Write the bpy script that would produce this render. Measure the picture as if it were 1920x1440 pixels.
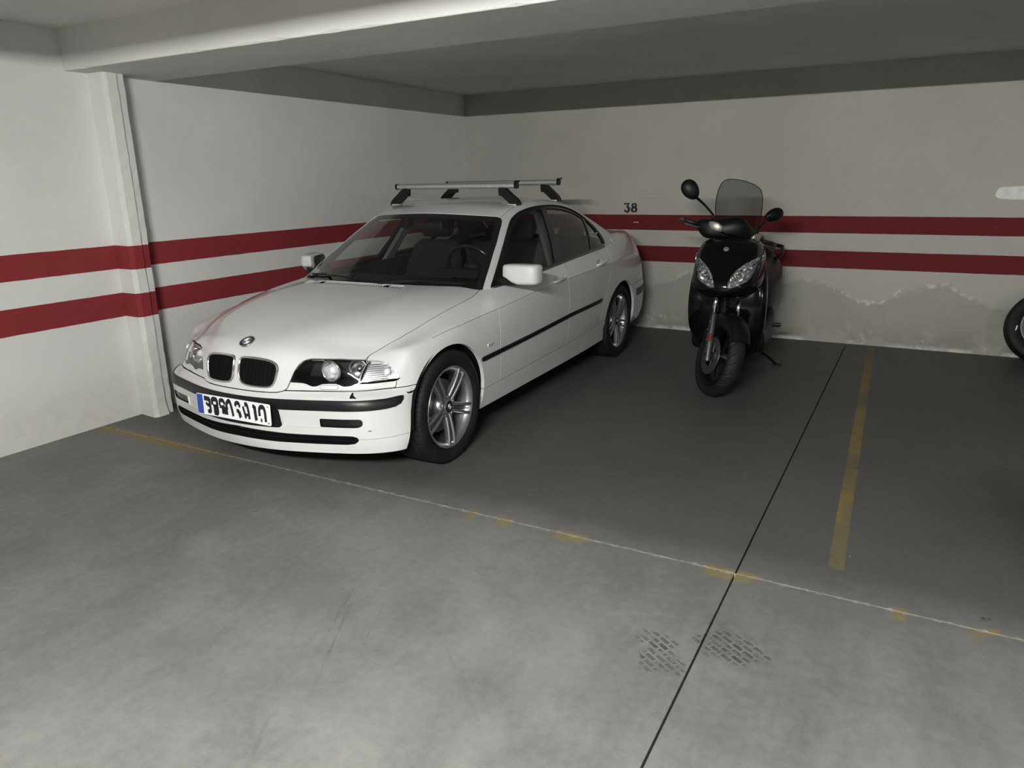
import bpy, bmesh, math, random
import numpy as np
from mathutils import Matrix, Vector

random.seed(7)
for _o in list(bpy.data.objects):
    bpy.data.objects.remove(_o, do_unlink=True)
SC = bpy.context.scene
COL = SC.collection

# ------------------------------------------------------------------ camera, world, exposure
CAM_F, CAM_PITCH, CAM_YAW, CAM_ROLL = 1369.664, 0.2738, 0.5069, -0.0178
CAM_POS = (4.5654, 0.0, 1.5173)
def _camera():
    cy, sy = math.cos(CAM_YAW), math.sin(CAM_YAW)
    cp, sp = math.cos(CAM_PITCH), math.sin(CAM_PITCH)
    fw = Vector((-sy, cy, 0)); rt = Vector((cy, sy, 0)); up = Vector((0, 0, 1))
    F = fw * cp - up * sp
    U = up * cp + fw * sp
    cr, sr = math.cos(CAM_ROLL), math.sin(CAM_ROLL)
    R2 = rt * cr + U * sr
    U2 = U * cr - rt * sr
    m = Matrix((R2, U2, -F)).transposed().to_4x4()
    m.translation = CAM_POS
    cam = bpy.data.cameras.new('camera')
    cam.sensor_fit = 'HORIZONTAL'
    cam.sensor_width = 36.0
    cam.lens = CAM_F / 1920.0 * 36.0
    cam.clip_start = 0.05
    ob = bpy.data.objects.new('camera', cam)
    COL.objects.link(ob)
    ob.matrix_world = m
    SC.camera = ob
_camera()

w = bpy.data.worlds.new('world')
SC.world = w
w.use_nodes = True
w.node_tree.nodes['Background'].inputs[0].default_value = (0.5, 0.5, 0.5, 1)
w.node_tree.nodes['Background'].inputs[1].default_value = 0.0
SC.view_settings.view_transform = 'Standard'
SC.view_settings.look = 'None'
SC.view_settings.gamma = 1.0
SC.view_settings.use_curve_mapping = False
SC.view_settings.exposure = 0.0
LAMP_STRENGTH = 4000.0
LAMP_Z = 2.178
# x position, y position, strength factor of the suspended tube luminaires over the aisle
LAMPS = [(4.1, -0.85, 1.0, (1.0, 0.995, 0.97)), (8.5, -0.85, 0.2, (1.0, 0.98, 0.93)), (12.9, -0.85, 0.2, (1.0, 0.98, 0.93))]

# ------------------------------------------------------------------ generic helpers
def mesh_obj(name, V, F, mat=None, parent=None, smooth=False, N=None, mats=None, fm=None):
    me = bpy.data.meshes.new(name)
    V = np.asarray(V, dtype=np.float64).reshape(-1, 3)
    if isinstance(F, np.ndarray) and F.ndim == 2:
        k = F.shape[1]
        me.vertices.add(len(V)); me.vertices.foreach_set('co', V.astype(np.float32).ravel())
        me.loops.add(F.size); me.loops.foreach_set('vertex_index', F.astype(np.int32).ravel())
        me.polygons.add(len(F))
        me.polygons.foreach_set('loop_start', np.arange(0, F.size, k, dtype=np.int32))
        me.update(calc_edges=True)
    else:
        me.from_pydata([tuple(v) for v in V], [], [tuple(int(i) for i in f) for f in F])
        me.update()
    if smooth:
        me.polygons.foreach_set('use_smooth', np.ones(len(me.polygons), dtype=bool))
    if N is not None:
        me.polygons.foreach_set('use_smooth', np.ones(len(me.polygons), dtype=bool))
        me.normals_split_custom_set_from_vertices([tuple(n) for n in np.asarray(N, dtype=float)])
    ob = bpy.data.objects.new(name, me)
    COL.objects.link(ob)
    if mats:
        for m in mats: me.materials.append(m)
        if fm is not None: me.polygons.foreach_set('material_index', np.asarray(fm, dtype=np.int32))
    elif mat: me.materials.append(mat)
    if parent is not None: ob.parent = parent
    return ob

def empty(name, loc=(0, 0, 0), rz=0.0, label=None, cat=None, group=None):
    o = bpy.data.objects.new(name, None)
    COL.objects.link(o)
    o.empty_display_size = 0.1
    o.location = loc
    o.rotation_euler = (0, 0, rz)
    tag(o, label, cat, group)
    return o

def tag(o, label=None, cat=None, group=None, kind=None):
    if label: o['label'] = label
    if cat: o['category'] = cat
    if group: o['group'] = group
    if kind: o['kind'] = kind
    return o

class MB:
    """collects simple solids into one mesh"""
    def __init__(s): s.V = []; s.F = []; s.n = 0
    def add(s, V, F):
        V = [tuple(map(float, v)) for v in V]
        s.V += V; s.F += [tuple(int(i) + s.n for i in f) for f in F]; s.n += len(V)
        return s
    def box(s, lo, hi, M=None, bev=0.0):
        x0, y0, z0 = lo; x1, y1, z1 = hi
        if bev <= 0:
            V = [(x0,y0,z0),(x1,y0,z0),(x1,y1,z0),(x0,y1,z0),(x0,y0,z1),(x1,y0,z1),(x1,y1,z1),(x0,y1,z1)]
            F = [(3,2,1,0),(4,5,6,7),(0,1,5,4),(1,2,6,5),(2,3,7,6),(3,0,4,7)]
        else:
            bm = bmesh.new()
            bmesh.ops.create_cube(bm, size=1.0)
            for v in bm.verts:
                v.co = Vector(((x0+x1)/2 + v.co.x*(x1-x0), (y0+y1)/2 + v.co.y*(y1-y0), (z0+z1)/2 + v.co.z*(z1-z0)))
            bmesh.ops.bevel(bm, geom=list(bm.edges), offset=bev, segments=2, profile=0.5, affect='EDGES')
            bm.verts.index_update()
            V = [v.co.copy() for v in bm.verts]; F = [[v.index for v in f.verts] for f in bm.faces]
            bm.free()
        if M is not None: V = [M @ Vector(v) for v in V]
        return s.add(V, F)
    def prism(s, poly, a, b, M=None):
        """poly (u,v) extruded along w from a to b ; M maps (u,v,w)"""
        n = len(poly)
        V = [(p[0], p[1], a) for p in poly] + [(p[0], p[1], b) for p in poly]
        F = [tuple(range(n))[::-1], tuple(range(n, 2*n))]
        F += [(i, (i+1) % n, n+(i+1) % n, n+i) for i in range(n)]
        if M is not None: V = [M @ Vector(v) for v in V]
        return s.add(V, F)
    def tube(s, pts, r, seg=10, cap=True):
        pts = [Vector(p) for p in pts]
        R = r if isinstance(r, (list, tuple)) else [r]*len(pts)
        V = []; F = []
        t0 = (pts[1]-pts[0]).normalized()
        ref = Vector((0,0,1)) if abs(t0.z) < 0.9 else Vector((1,0,0))
        u = t0.cross(ref).normalized()
        for i, p in enumerate(pts):
            if i == 0: t = pts[1]-pts[0]
            elif i == len(pts)-1: t = pts[-1]-pts[-2]
            else: t = (pts[i+1]-pts[i]).normalized() + (pts[i]-pts[i-1]).normalized()
            t.normalize()
            u = (u - t*u.dot(t)).normalized(); v = t.cross(u)
            for k in range(seg):
                a = 2*math.pi*k/seg
                V.append(p + (u*math.cos(a) + v*math.sin(a))*R[i])
        for i in range(len(pts)-1):
            for k in range(seg):
                k2 = (k+1) % seg
                F.append((i*seg+k, i*seg+k2, (i+1)*seg+k2, (i+1)*seg+k))
        if cap:
            F.append(tuple(range(seg))[::-1]); F.append(tuple(range((len(pts)-1)*seg, len(pts)*seg)))
        return s.add(V, F)
    def lathe(s, prof, seg=32, M=None, closed=False):
        """prof list of (radius, h) ; axis = local z ; M maps"""
        n = len(prof); V = []; F = []
        for k in range(seg):
            a = 2*math.pi*k/seg
            for r, h in prof: V.append(Vector((r*math.cos(a), r*math.sin(a), h)))
        for k in range(seg):
            k2 = (k+1) % seg
            for i in range(n if closed else n-1):
                i2 = (i+1) % n
                F.append((k*n+i, k2*n+i, k2*n+i2, k*n+i2))
        if M is not None: V = [M @ v for v in V]
        return s.add(V, F)
    def loft(s, rings, cap=True, closed=True):
        n = len(rings[0]); V = []; F = []
        for r in rings: V += list(r)
        for i in range(len(rings)-1):
            for k in range(n if closed else n-1):
                k2 = (k+1) % n
                F.append((i*n+k, i*n+k2, (i+1)*n+k2, (i+1)*n+k))
        if cap:
            F.append(tuple(range(n))[::-1]); F.append(tuple(range((len(rings)-1)*n, len(rings)*n)))
        return s.add(V, F)
    def build(s, name, mat, parent=None, smooth=False, M=None, angle=None):
        V = s.V if M is None else [M @ Vector(v) for v in s.V]
        o = mesh_obj(name, V, s.F, mat, parent, smooth=smooth)
        if angle is not None: sharp(o, angle)
        return o

def sharp(o, deg=35):
    bm = bmesh.new(); bm.from_mesh(o.data)
    bmesh.ops.recalc_face_normals(bm, faces=list(bm.faces))
    th = math.radians(deg)
    for e in bm.edges:
        e.smooth = not (len(e.link_faces) == 2 and e.calc_face_angle(0) > th)
    for f in bm.faces: f.smooth = True
    bm.to_mesh(o.data); bm.free()
    return o

def axisM(origin, zdir, xdir=None):
    z = Vector(zdir).normalized()
    x = Vector(xdir) if xdir is not None else (Vector((0,0,1)) if abs(z.z) < 0.9 else Vector((1,0,0)))
    x = (x - z*x.dot(z)).normalized()
    y = z.cross(x)
    m = Matrix((x, y, z)).transposed().to_4x4()
    m.translation = Vector(origin)
    return m

def smooth_poly(pts, n=6, closed=True):
    """Catmull-Rom through 2D/3D points"""
    P = np.asarray(pts, dtype=float); m = len(P); out = []
    rng = range(m) if closed else range(m-1)
    for i in rng:
        if closed: p0, p1, p2, p3 = P[(i-1) % m], P[i], P[(i+1) % m], P[(i+2) % m]
        else: p0, p1, p2, p3 = P[max(i-1, 0)], P[i], P[i+1], P[min(i+2, m-1)]
        for k in range(n):
            t = k/n
            out.append(0.5*((2*p1) + (-p0+p2)*t + (2*p0-5*p1+4*p2-p3)*t*t + (-p0+3*p1-3*p2+p3)*t**3))
    if not closed: out.append(P[-1])
    return np.array(out)

def round_poly(pts, r, n=5):
    """rounds the corners of a closed polygon with radius r (scalar or list)"""
    P = [np.asarray(p, dtype=float) for p in pts]; m = len(P); out = []
    for i in range(m):
        a, b, c = P[i-1], P[i], P[(i+1) % m]
        rr = r[i] if isinstance(r, (list, tuple)) else r
        u = (a-b); v = (c-b); lu = np.linalg.norm(u); lv = np.linalg.norm(v)
        d = min(rr, lu*0.45, lv*0.45)
        if d <= 1e-6: out.append(b); continue
        p = b+u/lu*d; q = b+v/lv*d
        for k in range(n+1):
            t = k/n
            out.append((1-t)**2*p + 2*t*(1-t)*b + t*t*q)
    return np.array(out)

# ------------------------------------------------------------------ surfaces: subdivision cage + clipping
class Surf:
    def __init__(s, V, N, T): s.V = V; s.N = N; s.T = T
    def sel(s, mask):
        T = s.T[mask]
        u, inv = np.unique(T, return_inverse=True)
        return Surf(s.V[u], s.N[u], inv.reshape(-1, 3))
    def mirror(s):
        m = np.array([1, -1, 1.0])
        return Surf(s.V*m, s.N*m, s.T[:, ::-1])
    def off(s, d): return Surf(s.V + s.N*d, s.N, s.T)

def join(*S):
    V = []; N = []; T = []; n = 0
    for s in S:
        V.append(s.V); N.append(s.N); T.append(s.T+n); n += len(s.V)
    return Surf(np.vstack(V), np.vstack(N), np.vstack(T))

def sdpoly(P, poly):
    P = np.asarray(P, dtype=float); A = np.asarray(poly, dtype=float); B = np.roll(A, -1, 0)
    best = np.full(len(P), 1e9); inside = np.zeros(len(P), dtype=bool)
    for a, b in zip(A, B):
        e = b-a; w = P-a
        t = np.clip((w@e)/max(e@e, 1e-18), 0, 1)
        d = w - t[:, None]*e
        best = np.minimum(best, (d*d).sum(1))
        c = (a[1] > P[:, 1]) != (b[1] > P[:, 1])
        if c.any():
            xx = a[0] + (P[:, 1]-a[1])*(b[0]-a[0])/((b[1]-a[1]) if abs(b[1]-a[1]) > 1e-18 else 1e-18)
            inside ^= c & (P[:, 0] < xx)
    return np.where(inside, -1, 1)*np.sqrt(best)

def _edges(T):
    E = np.vstack([T[:, [0,1]], T[:, [1,2]], T[:, [2,0]]])
    n = int(T.max())+1
    k = np.minimum(E[:, 0], E[:, 1])*n + np.maximum(E[:, 0], E[:, 1])
    u, inv = np.unique(k, return_inverse=True)
    return np.stack([u // n, u % n], 1), inv.reshape(3, -1).T        # per triangle edge ids (01,12,20)
def border(T):
    E = np.vstack([T[:, [0,1]], T[:, [1,2]], T[:, [2,0]]])
    n = int(T.max())+1
    k = np.minimum(E[:, 0], E[:, 1])*n + np.maximum(E[:, 0], E[:, 1])
    u, inv, cnt = np.unique(k, return_inverse=True, return_counts=True)
    return E[cnt[inv.ravel()] == 1]

def _split(S, split, mid):
    """split: bool per unique edge; mid: function(edges)-> (V,N)"""
    u, te = _edges(S.T)
    n0 = len(S.V)
    idx = np.full(len(u), -1)
    w = np.where(split)[0]
    idx[w] = n0 + np.arange(len(w))
    Vn, Nn = mid(u[w])
    V = np.vstack([S.V, Vn]); N = np.vstack([S.N, Nn])
    T = S.T; s = split[te]; c = s.sum(1)
    out = [T[c == 0]]
    M = idx[te]
    for k in range(3):
        k1, k2 = (k+1) % 3, (k+2) % 3
        q = (c == 1) & s[:, k]
        if q.any():
            a, b, d, m = T[q, k], T[q, k1], T[q, k2], M[q, k]
            out += [np.stack([a, m, d], 1), np.stack([m, b, d], 1)]
        q = (c == 2) & ~s[:, k]
        if q.any():           # edges k1 (b-d) and k2 (d-a) split
            a, b, d = T[q, k], T[q, k1], T[q, k2]; m1 = M[q, k1]; m2 = M[q, k2]
            out += [np.stack([a, b, m1], 1), np.stack([a, m1, m2], 1), np.stack([m2, m1, d], 1)]
    q = c == 3
    if q.any():
        a, b, d = T[q, 0], T[q, 1], T[q, 2]; x, y, z = M[q, 0], M[q, 1], M[q, 2]
        out += [np.stack([a, x, z], 1), np.stack([x, b, y], 1), np.stack([z, y, d], 1), np.stack([x, y, z], 1)]
    return Surf(V, N, np.vstack(out))

def refine(S, f, target):
    for _ in range(6):
        fv = f(S.V)
        u, te = _edges(S.T)
        L = np.linalg.norm(S.V[u[:, 0]]-S.V[u[:, 1]], axis=1)
        Lt = L[te].max(1)
        near = np.abs(fv[S.T]).min(1) < Lt*1.05
        mark = near & (Lt > target)
        if not mark.any(): break
        sp = np.zeros(len(u), dtype=bool)
        sp[te[mark].ravel()] = True
        sp &= L > target*0.5
        def mid(E):
            a, b = S.V[E[:, 0]], S.V[E[:, 1]]; na, nb = S.N[E[:, 0]], S.N[E[:, 1]]
            m = (a+b)/2
            pa = m - ((m-a)*na).sum(1)[:, None]*na; pb = m - ((m-b)*nb).sum(1)[:, None]*nb
            n = na+nb; n /= np.maximum(np.linalg.norm(n, axis=1), 1e-9)[:, None]
            return 0.25*m + 0.375*(pa+pb), n
        S = _split(S, sp, mid)
    return S

def clip(S, f, target=0.012):
    """keeps f<0"""
    if len(S.T) == 0: return S
    S = refine(S, f, target)
    fv = f(S.V)
    fv = np.where(np.abs(fv) < 1e-7, 1e-7, fv)
    u, te = _edges(S.T)
    a, b = fv[u[:, 0]], fv[u[:, 1]]
    sp = (a*b) < 0
    def mid(E):
        fa, fb = fv[E[:, 0]], fv[E[:, 1]]
        t = (fa/(fa-fb))[:, None]
        n = S.N[E[:, 0]]*(1-t) + S.N[E[:, 1]]*t
        n /= np.maximum(np.linalg.norm(n, axis=1), 1e-9)[:, None]
        return S.V[E[:, 0]]*(1-t) + S.V[E[:, 1]]*t, n
    S2 = _split(S, sp, mid)
    f2 = np.concatenate([fv, np.zeros(len(S2.V)-len(fv))])
    keep = f2[S2.T].sum(1) < 0
    return S2.sel(keep)

def panel(name, S, mat, parent, t=0.012, inner=False):
    """a sheet with turned-in edges"""
    T = S.T
    bd = border(T)
    # seams on the symmetry plane are not edges
    if len(bd):
        q = (np.abs(S.V[bd[:, 0], 1]) < 1e-5) & (np.abs(S.V[bd[:, 1], 1]) < 1e-5)
        bd = bd[~q]
    V = [S.V]; N = [S.N]; F = [T]
    n = len(S.V)
    if len(bd):
        a, b = S.V[bd[:, 0]], S.V[bd[:, 1]]
        ia = a - S.N[bd[:, 0]]*t; ib = b - S.N[bd[:, 1]]*t
        m = len(bd); k = np.arange(m)
        V += [a, b, ib, ia]
        fn = np.cross(a-b, ib-b); fn /= np.maximum(np.linalg.norm(fn, axis=1), 1e-9)[:, None]
        N += [fn]*4
        F += [np.stack([n+m+k, n+k, n+3*m+k], 1), np.stack([n+m+k, n+3*m+k, n+2*m+k], 1)]
        n += 4*m
    if inner:
        V.append(S.V - S.N*t); N.append(-S.N); F.append(T[:, ::-1]+n)
    return mesh_obj(name, np.vstack(V), np.vstack(F), mat, parent, N=np.vstack(N))

def cage_surface(grids, creases=(), level=4, iters=7):
    """symmetric box-topology cage; the limit surface passes through the given points"""
    idx = {}; P = []
    def vid(p):
        k = (round(p[0], 4), round(p[1], 4), round(p[2], 4))
        if k not in idx: idx[k] = len(P); P.append(np.array(p, dtype=float))
        return idx[k]
    F = []
    for g in grids:
        R = len(g); C = len(g[0])
        for sgn in (1, -1):
            I = [[vid((p[0], p[1]*sgn + 0.0, p[2])) for p in row] for row in g]
            for r in range(R-1):
                for c in range(C-1):
                    q = [I[r][c], I[r][c+1], I[r+1][c+1], I[r+1][c]]
                    if sgn < 0: q = q[::-1]
                    q2 = [q[i] for i in range(4) if q[i] != q[i-1]]
                    if len(q2) >= 3: F.append(q2)
    cr = {}
    for pts, wgt in creases:
        for a, b in zip(pts[:-1], pts[1:]):
            for sgn in (1, -1):
                i, j = vid((a[0], a[1]*sgn+0.0, a[2])), vid((b[0], b[1]*sgn+0.0, b[2]))
                cr[(min(i, j), max(i, j))] = wgt
    X = np.array(P); C = X.copy()
    me = bpy.data.meshes.new('cage')
    me.from_pydata([tuple(p) for p in X], [], F); me.update()
    bm = bmesh.new(); bm.from_mesh(me)
    bmesh.ops.recalc_face_normals(bm, faces=list(bm.faces))
    bm.to_mesh(me); bm.free()
    if cr:
        at = me.attributes.new('crease_edge', 'FLOAT', 'EDGE')
        for e in me.edges:
            k = (min(e.vertices), max(e.vertices))
            if k in cr: at.data[e.index].value = cr[k]
    ob = bpy.data.objects.new('cage', me); COL.objects.link(ob)
    md = ob.modifiers.new('s', 'SUBSURF'); md.levels = 1; md.render_levels = 1
    md.boundary_smooth = 'PRESERVE_CORNERS'
    def ev():
        dg = bpy.context.evaluated_depsgraph_get(); dg.update()
        e = ob.evaluated_get(dg); m = e.to_mesh()
        v = np.empty(len(m.vertices)*3, dtype=np.float32); m.vertices.foreach_get('co', v)
        return e, m, v.reshape(-1, 3).astype(float)
    for _ in range(iters):
        e, m, v = ev(); e.to_mesh_clear()
        C += (X - v[:len(X)])*0.9
        me.vertices.foreach_set('co', C.astype(np.float32).ravel()); me.update()
    md.levels = level
    e, m, v = ev()
    nn = np.empty(len(m.vertices)*3, dtype=np.float32); m.vertex_normals.foreach_get('vector', nn)
    m.calc_loop_triangles()
    t = np.empty(len(m.loop_triangles)*3, dtype=np.int32); m.loop_triangles.foreach_get('vertices', t)
    S = Surf(v, nn.reshape(-1, 3).astype(float), t.reshape(-1, 3).astype(np.int64))
    e.to_mesh_clear()
    bpy.data.objects.remove(ob); bpy.data.meshes.remove(me)
    S.V[np.abs(S.V[:, 1]) < 2e-5, 1] = 0.0
    half = S.sel((S.V[S.T][:, :, 1] > -1e-6).all(1))
    q = half.V[:, 1] == 0
    half.N[q, 1] = 0
    half.N /= np.linalg.norm(half.N, axis=1)[:, None]
    return half

# outward check
def outward(S, c):
    d = ((S.V.mean(0) - np.array(c))*0 + (S.V-np.array(c)))
    if (d*S.N).sum() < 0: return Surf(S.V, -S.N, S.T[:, ::-1])
    return S
# ------------------------------------------------------------------ the sedan's skin (car axes: x forward from front axle, y left, z up)
def body_cage():
    # front face, rows = levels (nose ridge, lamp middle, bumper seam, moulding, bumper middle, lower, lip), columns centre -> corner
    FR = [
        [(.640,0,.712),(.630,.18,.710),(.580,.36,.690),(.530,.48,.678),(.465,.58,.667),(.400,.655,.660)],
        [(.690,0,.635),(.678,.18,.630),(.615,.36,.610),(.548,.52,.605),(.468,.65,.600),(.375,.752,.598)],
        [(.712,0,.520),(.697,.18,.520),(.640,.36,.522),(.580,.51,.524),(.500,.66,.525),(.388,.768,.526)],
        [(.737,0,.480),(.722,.18,.480),(.678,.36,.480),(.624,.52,.480),(.545,.69,.480),(.408,.800,.482)],
        [(.742,0,.400),(.726,.18,.400),(.680,.36,.400),(.627,.52,.400),(.550,.70,.400),(.405,.815,.400)],
        [(.735,0,.280),(.717,.18,.280),(.669,.36,.280),(.620,.52,.280),(.545,.70,.280),(.410,.822,.280)],
        [(.714,0,.208),(.701,.18,.208),(.660,.36,.208),(.602,.54,.208),(.530,.70,.208),(.420,.808,.208)],
    ]
    side = [
        [r[5] for r in FR],
        [(.335,.675,.690),(.315,.772,.674),(.32,.802,.575),(.33,.820,.492),(.33,.830,.39),(.33,.832,.285),(.335,.815,.21)],
        [(.235,.700,.722),(.23,.796,.7075),(.24,.826,.610),(.25,.836,.51),(.25,.841,.40),(.25,.840,.29),(.25,.822,.21)],
        [(-.01,.738,.785),(-.02,.826,.742),(0,.853,.660),(0,.858,.55),(0,.856,.42),(0,.848,.31),(0,.828,.21)],
        [(-.30,.752,.835),(-.28,.838,.759),(-.30,.862,.66),(-.30,.864,.55),(-.30,.858,.43),(-.30,.846,.325),(-.30,.826,.21)],
        [(-.62,.748,.876),(-.58,.848,.778),(-.60,.868,.67),(-.60,.868,.55),(-.60,.860,.43),(-.60,.847,.33),(-.60,.826,.21)],
        [(-1.1,.785,.899),(-1.1,.859,.812),(-1.1,.874,.68),(-1.1,.872,.555),(-1.1,.863,.43),(-1.1,.848,.335),(-1.1,.826,.21)],
        [(-1.6,.800,.932),(-1.6,.864,.829),(-1.6,.876,.69),(-1.6,.872,.56),(-1.6,.863,.43),(-1.6,.848,.34),(-1.6,.826,.21)],
        [(-2.1,.800,.955),(-2.1,.866,.838),(-2.1,.874,.70),(-2.1,.867,.57),(-2.1,.856,.44),(-2.1,.843,.35),(-2.1,.822,.213)],
        [(-2.4,.790,.968),(-2.4,.865,.842),(-2.4,.868,.71),(-2.4,.858,.57),(-2.4,.848,.44),(-2.4,.838,.35),(-2.4,.818,.216)],
        [(-2.74,.770,.995),(-2.72,.862,.846),(-2.72,.874,.70),(-2.72,.872,.56),(-2.72,.862,.43),(-2.72,.852,.33),(-2.72,.828,.22)],
        [(-3.05,.735,1.016),(-3.05,.848,.842),(-3.05,.866,.70),(-3.06,.868,.56),(-3.06,.862,.43),(-3.06,.850,.32),(-3.06,.825,.235)],
        [(-3.32,.690,1.012),(-3.34,.805,.835),(-3.36,.828,.69),(-3.38,.836,.55),(-3.38,.836,.42),(-3.38,.825,.32),(-3.38,.80,.25)],
        [(-3.52,.630,.995),(-3.55,.715,.82),(-3.58,.735,.68),(-3.61,.750,.54),(-3.61,.750,.42),(-3.60,.74,.32),(-3.58,.72,.25)],
    ]
    hood = [
        FR[0],
        [(.555,0,.756),(.548,.185,.755),(.495,.365,.740),(.445,.48,.7265),(.390,.58,.706),side[1][0]],
        [(.380,0,.811),(.375,.20,.810),(.345,.38,.802),(.315,.485,.7905),(.275,.60,.758),side[2][0]],
        [(.10,0,.867),(.10,.21,.866),(.085,.40,.861),(.06,.49,.853),(.025,.62,.821),side[3][0]],
        [(-.15,0,.899),(-.155,.21,.898),(-.175,.395,.895),(-.21,.49,.889),(-.25,.63,.865),side[4][0]],
        [(-.335,0,.918),(-.345,.21,.917),(-.39,.385,.911),(-.45,.50,.904),(-.52,.63,.893),side[5][0]],
    ]
    trunk = [
        [(-2.95,0,1.040),(-2.95,.2,1.040),(-2.935,.38,1.037),(-2.90,.50,1.032),(-2.84,.64,1.02),side[10][0]],
        [(-3.14,0,1.050),(-3.14,.2,1.049),(-3.13,.37,1.046),(-3.12,.48,1.042),(-3.09,.61,1.034),side[11][0]],
        [(-3.40,0,1.045),(-3.40,.2,1.044),(-3.39,.35,1.040),(-3.38,.46,1.035),(-3.36,.57,1.027),side[12][0]],
        [(-3.61,0,1.015),(-3.605,.18,1.014),(-3.595,.33,1.011),(-3.58,.44,1.008),(-3.56,.53,1.004),side[13][0]],
    ]
    rear = []
    cx = [-3.61, -3.66, -3.69, -3.712, -3.714, -3.70, -3.67]
    cz = [1.015, .835, .68, .54, .42, .32, .25]
    for k in range(7):
        if k == 0: rear.append(trunk[3]); continue
        e = side[13][k]; row = []
        for j, fy in enumerate((0, .25, .48, .68, .85)):
            t = fy**2.4
            row.append((cx[k]+(e[0]-cx[k])*t, e[1]*fy, cz[k]+(e[2]-cz[k])*fy*fy))
        rear.append(row+[e])
    sd = [list(r) for r in side]
    creases = [([r[1] for r in side[3:13]], 0.75), ([r[3] for r in hood[1:]], 0.9), ([(p) for p in FR[2]], 0.3), ([r[5] for r in side[4:10]], .3)]
    S = cage_surface([FR, sd, hood, trunk, rear], creases, level=4)
    return outward(S, (-1.5, 0, .6))

def greenhouse_cage():
    ws = [
        [(-1.13,0,1.316),(-1.145,.27,1.307),(-1.19,.455,1.288),(-1.25,.555,1.270)],
        [(-.725,0,1.127),(-.755,.31,1.119),(-.85,.54,1.097),(-.945,.652,1.076)],
        [(-.315,0,.910),(-.36,.35,.898),(-.50,.63,.872),(-.655,.744,.864)],
    ]
    side = [
        [r[3] for r in ws],
        [(-1.50,.560,1.332),(-1.33,.683,1.11),(-1.10,.783,.892)],
        [(-1.78,.560,1.343),(-1.70,.690,1.13),(-1.6,.798,.924)],
        [(-2.06,.560,1.329),(-2.05,.690,1.135),(-2.05,.798,.946)],
        [(-2.33,.560,1.284),(-2.38,.688,1.120),(-2.42,.790,.960)],
        [(-2.49,.555,1.245),(-2.62,.662,1.095),(-2.74,.752,.970)],
        [(-2.63,.535,1.215),(-2.86,.605,1.11),(-3.10,.668,.998)],
    ]
    rearw = [
        [(-2.42,0,1.338),(-2.44,.26,1.326),(-2.51,.43,1.285),side[6][0]],
        [(-2.72,0,1.195),(-2.735,.28,1.185),(-2.785,.48,1.15),side[6][1]],
        [(-3.02,0,1.025),(-3.02,.32,1.024),(-3.05,.54,1.012),side[6][2]],
    ]
    roof = [
        ws[0],
        [(-1.42,0,1.372),(-1.43,.27,1.363),(-1.46,.45,1.347),side[1][0]],
        [(-1.76,0,1.390),(-1.765,.27,1.381),(-1.77,.45,1.364),side[2][0]],
        [(-2.04,0,1.380),(-2.045,.27,1.371),(-2.05,.45,1.353),side[3][0]],
        [(-2.26,0,1.361),(-2.27,.27,1.351),(-2.29,.45,1.323),side[4][0]],
        [(-2.35,0,1.350),(-2.365,.265,1.338),(-2.40,.44,1.305),side[5][0]],
        rearw[0],
    ]
    creases = [([r[0] for r in side[1:6]], .25)]
    S = cage_surface([ws, side, roof, rearw], creases, level=4)
    return outward(S, (-1.8, 0, .9))
# ------------------------------------------------------------------ materials
def new_mat(name):
    m = bpy.data.materials.new(name); m.use_nodes = True
    nt = m.node_tree; nt.nodes.clear()
    out = nt.nodes.new('ShaderNodeOutputMaterial')
    return m, nt, out
def N_(nt, t, **kw):
    n = nt.nodes.new(t)
    for k, v in kw.items(): setattr(n, k, v)
    return n
def math_(nt, op, a, b=None, c=None, clamp=False):
    n = nt.nodes.new('ShaderNodeMath'); n.operation = op; n.use_clamp = clamp
    for i, v in enumerate((a, b, c)):
        if v is None: continue
        if isinstance(v, (int, float)): n.inputs[i].default_value = v
        else: nt.links.new(v, n.inputs[i])
    return n.outputs[0]
def mix_(nt, fac, a, b):
    n = nt.nodes.new('ShaderNodeMix'); n.data_type = 'RGBA'
    if isinstance(fac, (int, float)): n.inputs[0].default_value = fac
    else: nt.links.new(fac, n.inputs[0])
    for i, v in ((6, a), (7, b)):
        if isinstance(v, tuple): n.inputs[i].default_value = (*v[:3], 1)
        else: nt.links.new(v, n.inputs[i])
    return n.outputs[2]
def noise_(nt, vec, scale, detail=4, rough=0.55, dist=0.0):
    n = nt.nodes.new('ShaderNodeTexNoise')
    n.inputs['Scale'].default_value = scale; n.inputs['Detail'].default_value = detail
    n.inputs['Roughness'].default_value = rough; n.inputs['Distortion'].default_value = dist
    if vec is not None: nt.links.new(vec, n.inputs['Vector'])
    return n.outputs['Fac']
def ramp_(nt, fac, lo, hi):
    n = nt.nodes.new('ShaderNodeMapRange'); n.interpolation_type = 'SMOOTHSTEP'
    for i, v in ((1, lo), (2, hi)):
        n.inputs[i].default_value = v
    nt.links.new(fac, n.inputs[0])
    return n.outputs[0]
def pos_(nt, object_space=False):
    if object_space: v = nt.nodes.new('ShaderNodeTexCoord').outputs['Object']
    else: v = nt.nodes.new('ShaderNodeNewGeometry').outputs['Position']
    s = nt.nodes.new('ShaderNodeSeparateXYZ'); nt.links.new(v, s.inputs[0])
    return v, s.outputs[0], s.outputs[1], s.outputs[2]
def scaled_(nt, vec, s):
    n = nt.nodes.new('ShaderNodeVectorMath'); n.operation = 'MULTIPLY'
    nt.links.new(vec, n.inputs[0]); n.inputs[1].default_value = s
    return n.outputs[0]

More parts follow.
